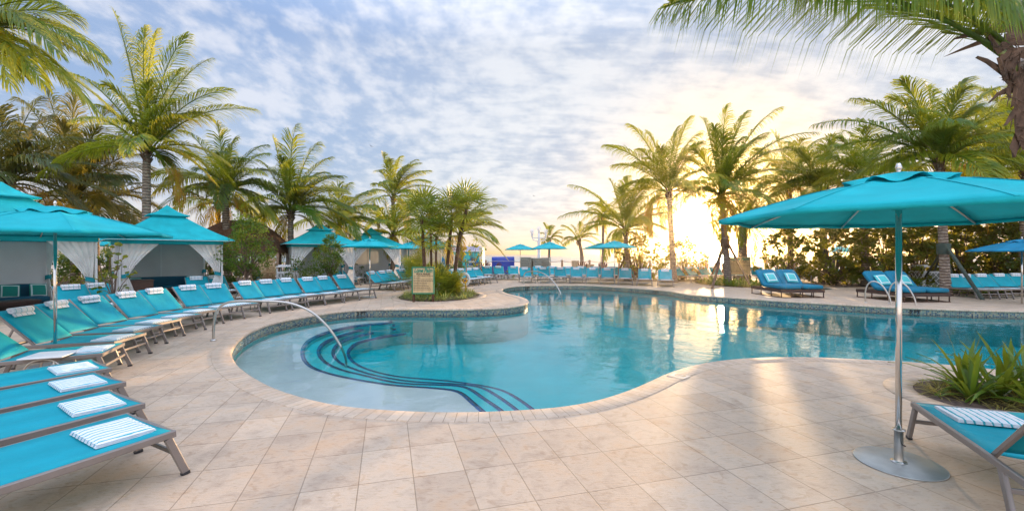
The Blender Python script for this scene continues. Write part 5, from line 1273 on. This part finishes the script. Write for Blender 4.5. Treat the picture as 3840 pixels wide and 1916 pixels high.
def shrub(name, label, cat, x, Y, hgt, wid, ncl, nleaf, size, mat, seed, stems=5, round_=True, group=None, age=.2, trunk=0.0, dy=.8, bark='bark', clr=.3, stakes=0, z0=0.0):
    r = random.Random(seed); b = Vector(((x-CX)*Y/F, Y, z0)); t = thing(name, label, cat, b, 0, group)
    mb = MB(); cents = []
    for i in range(ncl):
        a = 2*PI*i*.618; u = (i+.5)/ncl; h = trunk+(hgt-trunk)*(.06+.92*u*r.uniform(.85, 1.05)); rr = wid*.5*math.sin(PI*min(1, .22+.70*u))*math.sqrt(r.uniform(.15, 1))
        c = Vector((math.cos(a)*rr, math.sin(a)*rr*dy, h)); cents.append((c, clr*hgt*.5*r.uniform(.6, 1.2)))
        if i % max(1, ncl//max(1, stems*3)) == 0 or i < stems:
            b0 = Vector((r.uniform(-.06, .06), r.uniform(-.06, .06), 0)) if trunk == 0 else Vector((0, 0, trunk*.8))
            m_ = b0.lerp(c, .5)+Vector((r.uniform(-.12, .12), r.uniform(-.1, .1), .1))*hgt*.4
            mb.tube([b0, m_, c], [.008*hgt, .005*hgt, .002*hgt], 5, cap=False)
    if trunk > 0: mb.tube([(0, 0, 0), (.02, 0, trunk*.5), (0, 0, trunk)], [.03, .027, .022], 7)
    mb.build('trunk' if trunk > 0 else 'branches', M[bark], t)
    mb = MB(); leafy(mb, cents, nleaf, 1, size, r, age, round_); mb.build('foliage', M[mat], t)
    for k in range(stakes):
        a = k*2*PI/stakes+.5; mb = MB(); mb.tube([(math.cos(a)*.42, math.sin(a)*.42, 0), (math.cos(a)*.08, math.sin(a)*.08, trunk*1.05)], .025, 7); mb.build('stake', M['wood_post'], t)
    return t
shrub('broadleaf_tree', 'staked young broadleaf tree beside the second cabana and bamboo gate', 'tree', 925, 17.5, 3.3, 2.0, 44, 4200, .10, 'leaf', 31, round_=False, trunk=1.0, stakes=3, clr=.20, age=.3)
shrub('broadleaf_tree', 'small staked broadleaf tree before the third cabana', 'tree', 1236, 21.0, 2.7, 1.35, 32, 2600, .10, 'leaf', 32, round_=False, trunk=.75, stakes=3, clr=.18, age=.28)
shrub('sapling', 'thin sapling with large round leaves tied to a stake between the two cabanas', 'tree', 428, 12.6, 2.2, 1.0, 14, 70, .14, 'grape', 33, stems=8, trunk=.5, clr=.18, stakes=1, age=.2)
shrub('sapling', 'thin sparse sapling in front of the beach hut', 'tree', 1775, 33, 2.9, 1.7, 14, 130, .16, 'grape', 34, stems=8, trunk=.9, clr=.18, age=.4)
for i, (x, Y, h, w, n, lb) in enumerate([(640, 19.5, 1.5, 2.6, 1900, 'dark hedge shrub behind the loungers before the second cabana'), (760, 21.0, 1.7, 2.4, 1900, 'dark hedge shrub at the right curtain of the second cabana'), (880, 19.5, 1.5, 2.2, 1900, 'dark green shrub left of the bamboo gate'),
        (1118, 20.5, 1.55, 1.25, 700, 'rounded green shrub right of the white lattice bin'), (1180, 21.0, 1.35, 1.2, 700, 'second rounded green shrub right of the white bin'), (1060, 30.0, 2.6, 2.2, 700, 'tall dark shrub behind the bamboo gate'),
        (1010, 29.0, 1.9, 3.0, 700, 'dark shrub behind the gate rope posts'), (470, 24.0, 1.7, 4.5, 2600, 'dark hedge behind and between the two nearest cabanas'), (200, 19.0, 1.9, 4.5, 2600, 'dark hedge behind the nearest cabana'), (1330, 29.5, 1.2, 2.0, 500, 'low shrub between the third and fourth cabanas'),
        (1440, 31.5, 1.15, 2.6, 600, 'low bright shrub behind the fourth cabana'), (1740, 28.5, 1.35, 2.4, 900, 'yellow green shrub behind the leaning fan palms'), (1690, 31.0, 1.1, 1.8, 600, 'yellow green shrub below the beach hut flower mural'), (1560, 33.0, 1.5, 2.4, 500, 'shrub behind the fan palm trunks')]):
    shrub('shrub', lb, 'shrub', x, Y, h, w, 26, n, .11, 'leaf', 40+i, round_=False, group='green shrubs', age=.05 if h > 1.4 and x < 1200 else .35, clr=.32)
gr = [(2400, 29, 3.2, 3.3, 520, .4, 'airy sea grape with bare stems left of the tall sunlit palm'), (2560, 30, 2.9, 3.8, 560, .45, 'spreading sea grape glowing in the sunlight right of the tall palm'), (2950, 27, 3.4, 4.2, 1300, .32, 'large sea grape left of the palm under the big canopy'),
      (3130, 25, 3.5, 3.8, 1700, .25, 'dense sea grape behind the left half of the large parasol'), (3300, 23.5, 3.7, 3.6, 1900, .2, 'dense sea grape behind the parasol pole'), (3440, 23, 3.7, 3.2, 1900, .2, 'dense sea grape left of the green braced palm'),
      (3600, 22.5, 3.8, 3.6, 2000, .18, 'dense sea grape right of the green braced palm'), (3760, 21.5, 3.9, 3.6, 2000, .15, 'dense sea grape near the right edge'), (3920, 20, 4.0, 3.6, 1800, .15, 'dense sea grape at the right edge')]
for i, (x, Y, h, w, n, ag, lb) in enumerate(gr):
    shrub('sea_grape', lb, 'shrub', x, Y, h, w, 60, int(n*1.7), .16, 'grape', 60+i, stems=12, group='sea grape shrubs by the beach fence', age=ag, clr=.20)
for i, (x, Y, h, w) in enumerate([(1905, 31.6, .55, 1.3), (1985, 31.6, .5, 1.2), (2125, 31.8, .5, 1.0), (2440, 29.5, .6, 1.6), (2520, 29.2, .6, 1.2), (2590, 29.5, .5, 1.3), (2900, 28.0, .5, 1.6), (3060, 26.5, .5, 1.4), (3230, 25.0, .55, 1.6), (3420, 21.0, .6, 1.3), (3350, 24.0, .55, 1.4)]):
    shrub('low_shrub', f'low yellowish shrub behind the far loungers, {ORD[i]} from the left', 'shrub', x, Y, h, w, 16, 260, .10, 'leaf', 80+i, round_=False, group='low shrubs behind the far loungers', age=.5, clr=.45)

for i, (x, Y, h, w) in enumerate([(60, 27, 2.3, 5.5), (330, 28, 2.2, 5.0), (560, 30, 2.1, 5.0), (780, 31, 2.2, 4.6), (960, 33, 2.2, 4.4), (1190, 34, 2.0, 4.4), (1380, 36, 1.8, 4.4)]):
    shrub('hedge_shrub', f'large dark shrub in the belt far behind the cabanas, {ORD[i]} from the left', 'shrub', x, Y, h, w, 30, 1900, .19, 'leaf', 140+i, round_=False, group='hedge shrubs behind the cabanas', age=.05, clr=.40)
fill('planting_bed', [[Vector(p) for p in ((-33.9, 32.9, 0), (-33.9, 10, 0), (-18.5, 13.5, 0), (-16.0, 19.0, 0), (-11.9, 22.5, 0), (-9.6, 24.0, 0), (-9.0, 28.5, 0), (-6.6, 32.9, 0))]], .010, M['mulch'])
# beds under planting
for i, (c, rx, ry) in enumerate([((-12.4, 20.4), 2.6, 1.2), ((-8.3, 20.6), 1.3, 1.0), ((-12.0, 14.0), .8, 1.2), ((9.5, 29.2), 3.4, 1.4), ((18.0, 24.6), 4.0, 1.6), ((23.5, 21.5), 3.5, 2.0)]):
    fill('planting_bed', [blob(c, rx, ry, 0, .1, 40, i)], .012+.002*i, M['mulch'])
# ------------------------------------------------------------------ signs, beach things and the small props
def text_mesh(txt, size, mat, parent, loc, rot, bold=0.0, shear=0.0, ext=.004, align='CENTER', name='lettering', sx=1.0):
    cu = bpy.data.curves.new(name, 'FONT'); cu.body = txt; cu.size = size; cu.offset = bold; cu.shear = shear; cu.extrude = ext; cu.align_x = align; cu.align_y = 'CENTER'
    o = bpy.data.objects.new(name, cu); COL.objects.link(o); dg = bpy.context.evaluated_depsgraph_get(); dg.update()
    me = bpy.data.meshes.new_from_object(o.evaluated_get(dg)); bpy.data.objects.remove(o); bpy.data.curves.remove(cu)
    me.materials.clear(); me.materials.append(mat); me.name = name
    o = bpy.data.objects.new(name, me); COL.objects.link(o); o.location = loc; o.rotation_euler = rot; o.scale = (sx, 1, 1)
    if parent is not None: o.parent = parent
    return o
def rules_sign(x0, x1, ytop, ybot, Y, rz, label, posts=True, frame=True, nline=9, yb=None):
    c = P((x0+x1)/2, 952, Y); w = (x1-x0)/F*Y/math.cos(rz); zt = P(0, ytop, Y).z; zb = P(0, ybot, Y).z; h = zt-zb
    t = thing('rules_sign', label, 'sign', (c.x, c.y, 0), rz, 'pool rules signs')
    zc = (zt+zb)/2
    mb = MB(); mb.box((0, 0, zc), (w-.06, .035, h-.06)); mb.build('board', M['signboard'], t)
    if frame:
        for nm, cc, d in (('frame_rail', (0, 0, zt-.02), (w, .05, .045)), ('frame_rail', (0, 0, zb+.02), (w, .05, .045)), ('frame_rail', (-w/2+.02, 0, zc), (.045, .052, h-.005)), ('frame_rail', (w/2-.02, 0, zc), (.045, .052, h-.005))):
            mb = MB(); mb.box(cc, d); mb.build(nm, M['green_paint'], t)
    fy = -.021
    text_mesh('Lone Palm', h*.215, M['text_green'], t, (0, fy, zt-h*.135), (R(90), 0, 0), .006*h, .35, sx=.86*w/h/.78*.80)
    text_mesh('POOL RULES', h*.085, M['text_dark'], t, (0, fy, zt-h*.265), (R(90), 0, 0), .002*h, 0, sx=w/h/.8)
    r = random.Random(9); mb = MB()
    for i, wl in enumerate([.82, .30, .86, .80, .52, .56, .60, .68, .70][:nline]):
        x = -w*.42; z = zt-h*(.34+.062*i); end = x+w*wl
        while x < end:
            lw = w*r.uniform(.03, .09); mb.box((x+lw/2, fy, z), (lw, .003, h*.017)); x += lw+w*.018
    mb.build('rule_lines', M['text_dark'], t)
    if posts:
        for s in (-1, 1):
            mb = MB(); mb.tube([(s*(w/2-.06), .06, 0), (s*(w/2-.06), .06, zt-.0)], .045, 10); mb.build('post', M['fanbark'], t)
    return t
def boardmat():
    m, nt, out = newmat('vertical_board_wood'); c = coords(nt, 'Object', scale=(22, 22, 1.2))
    n = N(nt, 'ShaderNodeTexNoise', Scale=1.0, Detail=6.0); L(nt, c, n.inputs['Vector'])
    pbsdf(nt, out, ramp(nt, n.outputs[0], [(.3, (.52, .36, .17)), (.7, (.68, .50, .27))]), .6, 0, bump(nt, n.outputs[0], .3, .01), .3); return m
M['signboard'] = boardmat()
sY = 15.9
rules_sign(1545, 1629, 1001, 1102, sY, R(4), 'wooden pool rules sign with green frame on the fan palm island')
rules_sign(2734, 2815, 962, 1031, 27.8, R(-3), 'second wooden rules sign behind the four braced palm, seen against the light', frame=False)
# life ring station
g = G(1748, 1098); t = thing('life_ring_station', 'white life ring with yellow rope on a post behind the island', 'life ring', (g.x, g.y, 0), R(-6))
mb = MB(); mb.tube([(0, .03, 0), (0, .03, 1.35)], .028, 10); mb.build('post', M['wood_post'], t)
mb = MB()
cz = 1.75-(1047-952)*g.y/F
def tor(u, v): a = u*2*PI; b_ = v*2*PI; return Vector(((.22+.062*math.cos(b_))*math.cos(a)*.92-.06, -.03+.05*math.sin(b_), cz+(.22+.062*math.cos(b_))*math.sin(a)*1.12))
mb.grid(tor, 36, 12); mb.build('ring', M['ring'], t)
mb = MB(); r = random.Random(3)
for k in range(26):
    a = r.uniform(0, 6.28); q = [Vector((-.04+.12*math.cos(a+i*.9)*r.uniform(.5, 1), -.07+.02*r.random(), cz-.06+.14*math.sin(a+i*.9)*r.uniform(.5, 1))) for i in range(5)]
    mb.tube(q, .010, 5)
mb.tube([(-.02, -.07, cz-.1), (.0, -.06, cz-.35), (-.03, -.06, cz-.45), (.03, -.05, cz-.5)], .03, 7); mb.build('rope', M['yellow'], t)
# depth markings on the tiles and the deck
def on_rim(x, y):
    g_ = G(x, y); i = min(range(len(rim)), key=lambda k: (rim[k]-g_).length); n_ = normals2(rim)[i]; return rim[i], n_
for (x, y, txt, s, lb) in [(1352, 1163, '3 FT', .19, 'black 3 FT depth marking on the near side of the peninsula'), (1975, 1071, '3 FT', .17, 'black 3 FT depth marking beside the far handrail'), (2460, 1086, '3 FT', .17, 'black 3 FT depth marking at the far rim behind the sun glare'), (3433, 1154, '5 FT', .17, 'black 5 FT depth marking below the pool ladder daybed')]:
    p, n_ = on_rim(x, y); ang = math.atan2(-n_.y, -n_.x)+PI/2
    q = p+n_*(.02-.012); o = text_mesh(txt, .15, M['text_dark'], None, (q.x, q.y, -.12), (R(90), 0, ang), .008, 0, .004, name='depth_marking'); tag(o, lb, 'depth marking', 'depth markings on the waterline tiles')
# pale warning tile on the near deck
g = G(2545, 1412); n_ = on_rim(2545, 1392)[1]; mb = MB(); mb.box((0, 0, 0), (.24, .24, .006)); o = mb.build('warning_tile', simple('pale_stone_tile', (.62, .55, .46), .8)); o.location = (g.x, g.y, .008); o.rotation_euler = (0, 0, math.atan2(n_.y, n_.x)); tag(o, 'pale square warning tile with worn orange marks set in the near coping', 'tile')
mb = MB(); mb.lathe((0, .05, .004), [(.075, 0), (.075, .001), (.06, .001), (.06, 0)], 24, cap=False); mb.box((0, .05, .0045), (.14, .014, .0012)); 
for k in range(7): mb.box((-.11+.036*k, -.09, .0045), (.02, .035, .0012))
mb.build('worn_mark', simple('worn_orange_paint', (.62, .42, .20), .8), o)

# white lattice bins
def litter_bin(x, Y, w, h, label, rz=0.0):
    p = P(x, 952, Y); t = thing('lattice_bin', label, 'bin', (p.x, p.y, 0), rz, 'white lattice bins')
    hb = h*.70
    for sx, sy in ((-1, -1), (1, -1), (-1, 1), (1, 1)):
        mb = MB(); mb.box((sx*w*.46, sy*w*.46, h*.43), (w*.08, w*.08, h*.86)); mb.build('corner_post', M['white_paint'], t)
    mb = MB(); mb.box((0, 0, hb/2), (w*.84, w*.84, hb*.96)); mb.build('liner', M['stack_grey'], t)
    for (ux, uy, ox, oy) in ((1, 0, 0, -w*.455), (1, 0, 0, w*.455), (0, 1, -w*.455, 0), (0, 1, w*.455, 0)):
        mb = MB(); U = Vector((ux, uy, 0))
        for z in (.05*h, hb): mb.bar(Vector((ox, oy, z))-U*w*.42, Vector((ox, oy, z))+U*w*.42, .02, .07*h)
        for k in range(-3, 5):
            for sg in (-1, 1):
                a_ = Vector((ox, oy, .08*h)); u0 = k*.24*w-w*.42
                p0 = (u0, .08*h); p1 = (u0+sg*w*.6, hb)
                # clip to the panel
                def clip(p0, p1):
                    (x0, z0), (x1, z1) = p0, p1; lo, hi = 0.0, 1.0; dx = x1-x0
                    for lim, s_ in ((-w*.42, 1), (w*.42, -1)):
                        f0 = s_*(x0-lim); f1 = s_*(x1-lim)
                        if f0 < 0 and f1 < 0: return None
                        if f0 < 0: lo = max(lo, f0/(f0-f1))
                        if f1 < 0: hi = min(hi, f0/(f0-f1))
                    if hi-lo < .05: return None
                    return (x0+dx*lo, z0+(z1-z0)*lo), (x0+dx*hi, z0+(z1-z0)*hi)
                c_ = clip(p0, p1)
                if c_: mb.bar(Vector((ox, oy, c_[0][1]))+U*c_[0][0], Vector((ox, oy, c_[1][1]))+U*c_[1][0], .012+.004*(sg > 0), .028)
        mb.build('lattice_panel', M['white_paint'], t)
    mb = MB(); mb.box((0, 0, h*.93), (w*1.04, w*1.04, h*.05)); mb.box((0, 0, h*.97), (w*.8, w*.8, h*.05)); mb.build('lid', M['white_paint'], t)
    return t
litter_bin(1069, 21.5, .60, 1.22, 'white lattice litter bin right of the bamboo gate', R(12))
litter_bin(3476, 22.5, 1.05, 1.20, 'large white lattice bin behind the green braced palm', R(-8))
litter_bin(1768, 31, .46, 1.25, 'white lattice bin behind the loungers by the beach hut', R(5))
# bamboo gate
g = P(1000, 952, 22.0); t = thing('bamboo_gate', 'bamboo reed gate between round timber posts', 'gate', (g.x, g.y, 0), R(8))
mb = MB()
for k in range(19): mb.tube([(-.42+.045*k, 0, .12), (-.42+.045*k+rnd.uniform(-.006, .006), 0, 1.52+rnd.uniform(-.02, .01))], .017, 6)
mb.build('reed_panel', M['bamboo'], t)
mb = MB(); mb.box((0, -.03, .82), (.88, .03, .05)); mb.box((0, .03, 1.4), (.88, .03, .05)); mb.box((0, .03, .3), (.88, .03, .05)); mb.build('rail', M['bamboo'], t)
mb = MB(); mb.box((-.36, -.055, .85), (.14, .03, .035)); mb.build('latch', M['cap'], t)
for s, h in ((-1, 1.4), (1, 1.75)):
    mb = MB(); mb.tube([(s*.52, 0, 0), (s*.52, 0, h)], .065, 12); mb.build('gate_post', M['wood_post'], t)
# path lights
for x, y, lb in ((968, 1084, 'dark green bollard light behind the left row loungers'), (1371, 1043, 'dark green bollard light beside the fourth cabana planting')):
    Y = 19.5 if x < 1000 else 26; p = P(x, 952, Y); t = thing('bollard_light', lb, 'bollard light', (p.x, p.y, 0), 0, 'dark green bollard lights')
    mb = MB(); mb.lathe((0, 0, 0), [(.085, 0), (.085, .55), (.08, .58)], 20); mb.build('body', M['dark_green'], t); mb = MB(); mb.lathe((0, 0, .58), [(.07, 0), (.07, .08)], 20); mb.build('lens', M['glass'], t); mb = MB(); mb.lathe((0, 0, .66), [(.09, 0), (.09, .03), (.06, .07), (.01, .085)], 20); mb.build('cap', M['dark_green'], t)
# thatched hut
p = P(905, 952, 24); t = thing('thatched_hut', 'round hut with shaggy brown palm thatch roof behind the second cabana', 'hut', (p.x, p.y, 0))
mb = MB(); r = random.Random(4)
def th(u, v):
    a = u*2*PI; rr = 2.55*(v**.72)+.05; z = 3.55-1.75*(v**1.7)+.06*noise.noise(Vector((math.cos(a)*5, math.sin(a)*5, v*6)))
    return Vector((rr*math.cos(a), rr*math.sin(a), z))
mb.grid(th, 60, 14)
for k in range(2600):
    a = r.uniform(0, 2*PI); v = r.uniform(.05, 1)**.6; p0 = th(a/(2*PI), v); d = Vector((math.cos(a+r.uniform(-.3, .3)), math.sin(a+r.uniform(-.3, .3)), -.75-v*.6)).normalized(); l = r.uniform(.2, .42); s = d.cross(UP).normalized()*.018
    p0 = p0+Vector((0, 0, .02)); mb.add([p0-s, p0+s, p0+d*l+s*.3, p0+d*l-s*.3], [(0, 1, 2, 3)])
mb.build('roof', M['thatch'], t)
for k in range(6):
    a = k*PI/3+.3; mb = MB(); mb.tube([(1.9*math.cos(a), 1.9*math.sin(a), 0), (1.9*math.cos(a), 1.9*math.sin(a), 2.4)], .08, 10); mb.build('pole', M['wood_post'], t)
# lamp posts
def lamp(x, Y, ytop, label, wdt=.62):
    p = P(x, 952, Y); zt = H+(952-ytop)*Y/F; t = thing('lamp_post', label, 'street lamp', (p.x, p.y, 0), 0, 'white lamp posts with glass globes')
    mb = MB(); mb.lathe((0, 0, 0), [(.26, 0), (.26, .3), (.17, .36), (.15, .5), (.14, zt-1.4), (.10, zt-1.1), (.09, zt-.62)], 16); mb.build('pole', M['white_paint'], t)
    mb = MB(); mb.box((0, 0, zt-1.02), (wdt*2.0, .10, .10)); mb.tube([(-wdt, 0, zt-.98), (-wdt*.9, 0, zt-1.18), (-.3, 0, zt-1.28), (0, 0, zt-1.38)], .04, 8); mb.tube([(wdt, 0, zt-.98), (wdt*.9, 0, zt-1.18), (.3, 0, zt-1.28), (0, 0, zt-1.38)], .04, 8); mb.build('arm', M['white_paint'], t)
    for (xx, zz) in ((-wdt, zt-.42), (0, zt-.2), (wdt, zt-.45)):
        mb = MB(); mb.lathe((xx, 0, zz-.55), [(.05, 0), (.07, .1), (.11, .28), (.12, .34)], 12); ar = mb.build('lamp_holder', M['white_paint'], t)
        mb = MB(); mb.lathe((xx, 0, zz), [(.10, -.2), (.19, -.12), (.235, 0), (.19, .13), (.10, .21), (.01, .235)], 16); mb.build('globe', M['glass'], ar)
        mb = MB(); mb.lathe((xx, 0, zz), [(.04, -.2), (.07, -.1), (.04, .06)], 10); mb.build('bulb', M['white_paint'], ar)
lamp(2021, 40, 850, 'white lamp post with three clear globes near the sea')
lamp(1325, 40, 856, 'distant lamp post with glass globes between the third and fourth cabana roofs')
# rope fence
t_posts = []
for k, (x, lb) in enumerate([(1822, ''), (1910, ''), (2108, ''), (2211, ''), (2322, ''), (2378, ''), (2437, ''), (2573, ''), (2648, ''), (2757, ''), (2872, ''), (2916, ''), (2980, ''), (3127, '')]):
    Y = 40 - max(0, (x-2500)*.010); p = P(x, 952, Y); o = None
    mb = MB(); mb.tube([(0, 0, -.05), (0, 0, H-(975-952)*Y/F)], .10, 10); o = mb.build('fence_post', M['wood_post']); o.location = (p.x, p.y, 0); t_posts.append((x, p, H-(979-952)*Y/F))
    tag(o, f'round timber rope fence post on the sand, {ORD[k]} from the left', 'fence post', 'timber fence posts along the beach')
for k, (a, b) in enumerate(zip(t_posts, t_posts[1:])):
    mb = MB()
    for zz in (0, -.42):
        pts = []
        for i in range(9):
            q = a[1].lerp(b[1], i/8); q.z = (a[2]+(b[2]-a[2])*i/8)+zz-.16*math.sin(i/8*PI); pts.append(q)
        mb.tube(pts, .022, 5)
        break
    o = mb.build('fence_rope', M['wood_post']); tag(o, f'sagging rope of the beach fence, {ORD[k]} span from the left', 'rope', 'ropes of the beach fence')
# beach hut
p0 = P(1634, 952, 42); p1 = P(1809, 952, 42)
t = thing('beach_hut', 'aqua beach hut with blue flower murals and a brown sign above', 'hut', (p0.x, 42, 0)); W_ = p1.x-p0.x
zr_ = P(0, 926, 42).z; zt_ = P(0, 944, 42).z; zz_ = H
mb = MB(); mb.box((W_/2-.15, 1.5, zt_/2), (W_-.3, 3.0, zt_)); mb.build('wall', M['shack_teal'], t)
mb = MB(); mb.box((W_-.12, 1.4, zr_/2), (.30, 3.3, zr_)); mb.build('end_wall', M['cream'], t)
mb = MB(); mb.box((W_*.42, -.04, zt_*.5-.1), (W_*.24, .06, zt_*.95-.25)); mb.build('door', M['cream'], t)
mb = MB(); mb.box((W_*.5, 1.4, zt_+.05), (W_*1.0, 3.1, .10)); mb.build('roof', M['white_paint'], t)
mb = MB(); mb.box((W_*.40, -.1, (zr_+zt_)/2+.06), (W_*.42, .06, zr_-zt_-.05)); s_ = mb.build('sign_board', M['brownsign'], t)
text_mesh('BEACH SHACK', .30, M['white_paint'], s_, (W_*.40, -.135, (zr_+zt_)/2+.06), (R(90), 0, 0), .005, 0, .003, sx=.92)
mb = MB(); mb.box((W_*.80, -.1, (zr_+zt_)/2+.06), (W_*.34, .05, zr_-zt_)); mb.build('mural_board', M['lavender'], t)
for cx_ in (W_*.14, W_*.80):
    mb = MB(); 
    for k in range(7):
        a = k*2*PI/7; c = Vector((cx_+.30*math.cos(a), -.02-.01*k, zt_*.45+.30*math.sin(a)))
        mb.add([c+Vector((.24*math.cos(q*PI/5)*(1.2 if q % 2 else 1), 0, .24*math.sin(q*PI/5))) for q in range(10)], [tuple(range(10))])
    mb.build('flower_mural', M['shack_blue'], t)
# blue covered bin
p = P(1886, 952, 38.5); t = thing('covered_cabinet', 'royal blue tarpaulin covered box on the sand behind the rope fence', 'covered box', (p.x, p.y, 0), R(4))
mb = MB(); mb.cursm = True
h_ = 1.50; w_ = 1.93
prof = [(-.55, 0), (-.57, .5), (-.56, 1.1), (-.50, 1.36), (-.38, 1.47), (0, 1.50), (.4, 1.46), (.55, 1.3), (.55, 0)]
vs = []
for s in (-1, -.33, .33, 1):
    for (y, z) in prof: vs.append((s*w_/2, y, z*(1-.0*abs(s))))
n = len(prof); mb.add(vs, [(i*n+k, i*n+k+1, (i+1)*n+k+1, (i+1)*n+k) for i in range(3) for k in range(n-1)]+[tuple(range(n)), tuple(3*n+k for k in reversed(range(n)))]); mb.cursm = False
mb.build('tarpaulin', M['blue_tarp'], t)
mb = MB(); mb.tube([(-w_/2, -.58, 1.12), (w_/2, -.58, 1.12)], .012, 6); mb.build('seam', M['white_paint'], t)
# stacks of resin loungers
for k, (x, yt, w, n_) in enumerate([(1971, 964, .95, 9), (1996, 967, .80, 8), (2014, 967, .75, 8), (2042, 966, .98, 9)]):
    Y = 38.5+.8*(k % 2); p = P(x, 952, Y); zt = H-(yt-952)*Y/F; t = thing('lounger_stack', f'stack of grey green resin loungers on the sand, {ORD[k]} from the left', 'lounger stack', (p.x, p.y, 0), 0, 'stacks of grey loungers on the sand')
    for q in range(n_):
        z = zt*(q+.5)/n_; mb = MB(); mb.box((rnd.uniform(-.02, .02), 0, z), (w, 1.7, zt/n_*.84)); mb.box((-w*.42, -.6, z-zt/n_*.3), (.08, .08, zt/n_*.5)); mb.box((w*.42, -.6, z-zt/n_*.3), (.08, .08, zt/n_*.5)); mb.build('stacked_lounger', M['stack_grey'], t)
# pots and beach furniture
for k, (x, y0, y1, w, lb) in enumerate([(2157, 977, 1003, .66, 'large sand coloured bowl planter behind the far loungers'), (2210, 991, 1003, .85, 'low round sand coloured planter behind the far loungers'), (2262, 990, 1003, .75, 'sand coloured bowl planter left of the staked palm')]):
    Y = 37; p = P(x, 952, Y); zt = H-(y0-952)*Y/F; mb = MB(); r0 = w/2*.95; mb.lathe((0, 0, 0), [(r0*.55, 0), (r0*.8, zt*.35), (r0*.98, zt*.7), (r0*.95, zt*.86), (r0*1.04, zt*.92), (r0*1.04, zt), (r0*.9, zt), (r0*.85, zt*.8)], 24, cap=True); o = mb.build('bowl_planter', M['stone_pot']); o.location = (p.x, p.y, 0); tag(o, lb, 'planter', 'bowl planters on the sand')
def adirondack(x, Y, rz, label):
    p = P(x, 952, Y); t = thing('slatted_armchair', label, 'chair', (p.x, p.y, 0), rz, 'dark red slatted chairs on the sand')
    for k in range(5):
        a = (k-2)*.10; mb = MB(); mb.bar((a, .25, .35), (a*1.7, .55, 1.13-.04*abs(k-2)**1.5), .09, .02, up=(0, 1, 0)); mb.build('back_slat', M['wood_red'], t)
    mb = MB(); mb.bar((0, .30, .28), (0, -.30, .40), .52, .03); mb.build('seat', M['wood_red'], t)
    for s in (-1, 1):
        mb = MB(); mb.box((s*.33, -.03, .60), (.13, .72, .025)); mb.build('armrest', M['wood_red'], t)
        for yy in (-.3, .3): mb = MB(); mb.box((s*.30, yy, .30), (.04, .09, .58)); mb.build('leg', M['wood_red'], t)
for k, (x, Y, rz, lb) in enumerate([(1806, 32.5, R(-60), 'dark red slatted chair left of the rear row across the pool'), (1848, 32.5, R(-60), 'dark red slatted chair between the first and second rear row loungers'), (1790, 35, R(-20), 'dark red slatted chair farther back near the beach hut'), (2190, 35.5, R(160), 'dark red chair back by the low sand coloured planter'), (2248, 34, R(-40), 'dark red chair leaning beside the bowl planter'),
        (2640, 33, R(150), 'dark red chair behind the angled row by the fence'), (2720, 33.5, R(170), 'dark red chair left of the second rules sign'), (3160, 27.5, R(170), 'dark red chair behind the parasol near the yellow hut'), (3290, 26.5, R(170), 'dark red chair behind the daybeds near the parasol pole')]):
    adirondack(x, Y, rz, lb)
# yellow and aqua beach hut seen through the sea grapes
p = P(3168, 952, 44); t = thing('lifeguard_hut', 'small yellow hut with aqua trim beyond the sea grape shrubs', 'hut', (p.x, p.y, 0), R(-8))
mb = MB(); mb.box((0, .6, .95), (1.3, 1.2, .95)); mb.build('wall', M['yellow_hut'], t)
for zz in (.45, 1.45): mb = MB(); mb.box((0, .6, zz), (1.5, 1.4, .08)); mb.build('trim', M['shack_teal'], t)
mb = MB(); mb.add([(-.95, -.3, 1.9), (.95, -.3, 1.9), (.95, 1.5, 1.9), (-.95, 1.5, 1.9), (0, -.3, 2.5), (0, 1.5, 2.5)], [(0, 1, 4), (2, 3, 5), (0, 4, 5, 3), (1, 2, 5, 4), (0, 3, 2, 1)]); mb.build('roof', M['shack_teal'], t)
for sx in (-.6, .6):
    mb = MB(); mb.box((sx, 0, .9), (.08, .08, 1.9)); mb.build('post', M['shack_teal'], t)
# birds
for (x, y, Y, lb) in ((1392, 549, 30, 'small dark bird flying above the tall windswept palm'), (2001, 735, 35, 'small dark bird flying above the white lamp post')):
    p = P(x, y, Y); mb = MB()
    mb.lathe((0, 0, 0), [(.01, -.22), (.05, -.1), (.06, .05), (.02, .2)], 8)
    mb.add([(0, .0, .08), (.5, .05, .16), (.52, 0, .14), (0, 0, -.06)], [(0, 1, 2, 3)]); mb.add([(0, .0, .08), (-.46, .05, .22), (-.48, 0, .20), (0, 0, -.06)], [(3, 2, 1, 0)])
    o = mb.build('bird', M['bird']); o.location = p; o.scale = (.27, .27, .27); o.rotation_euler = (R(70), R(20), R(30)); tag(o, lb, 'bird', 'birds in the sky')

# ------------------------------------------------------------------ haze volume added to imitate golden glare around the low sun
def haze():
    m, nt, out = newmat('sun_glare_haze')
    v = nt.nodes.new('ShaderNodeVolumePrincipled'); v.inputs['Color'].default_value = (1, .84, .60, 1); v.inputs['Density'].default_value = HAZE; v.inputs['Anisotropy'].default_value = .93
    L(nt, v.outputs[0], out.inputs['Volume'])
    mb = MB(); mb.box((0, 950, 4.8), (5400, 2100, 14.4)); o = mb.build('haze', m, kind='stuff')
HAZE = .0010
haze()
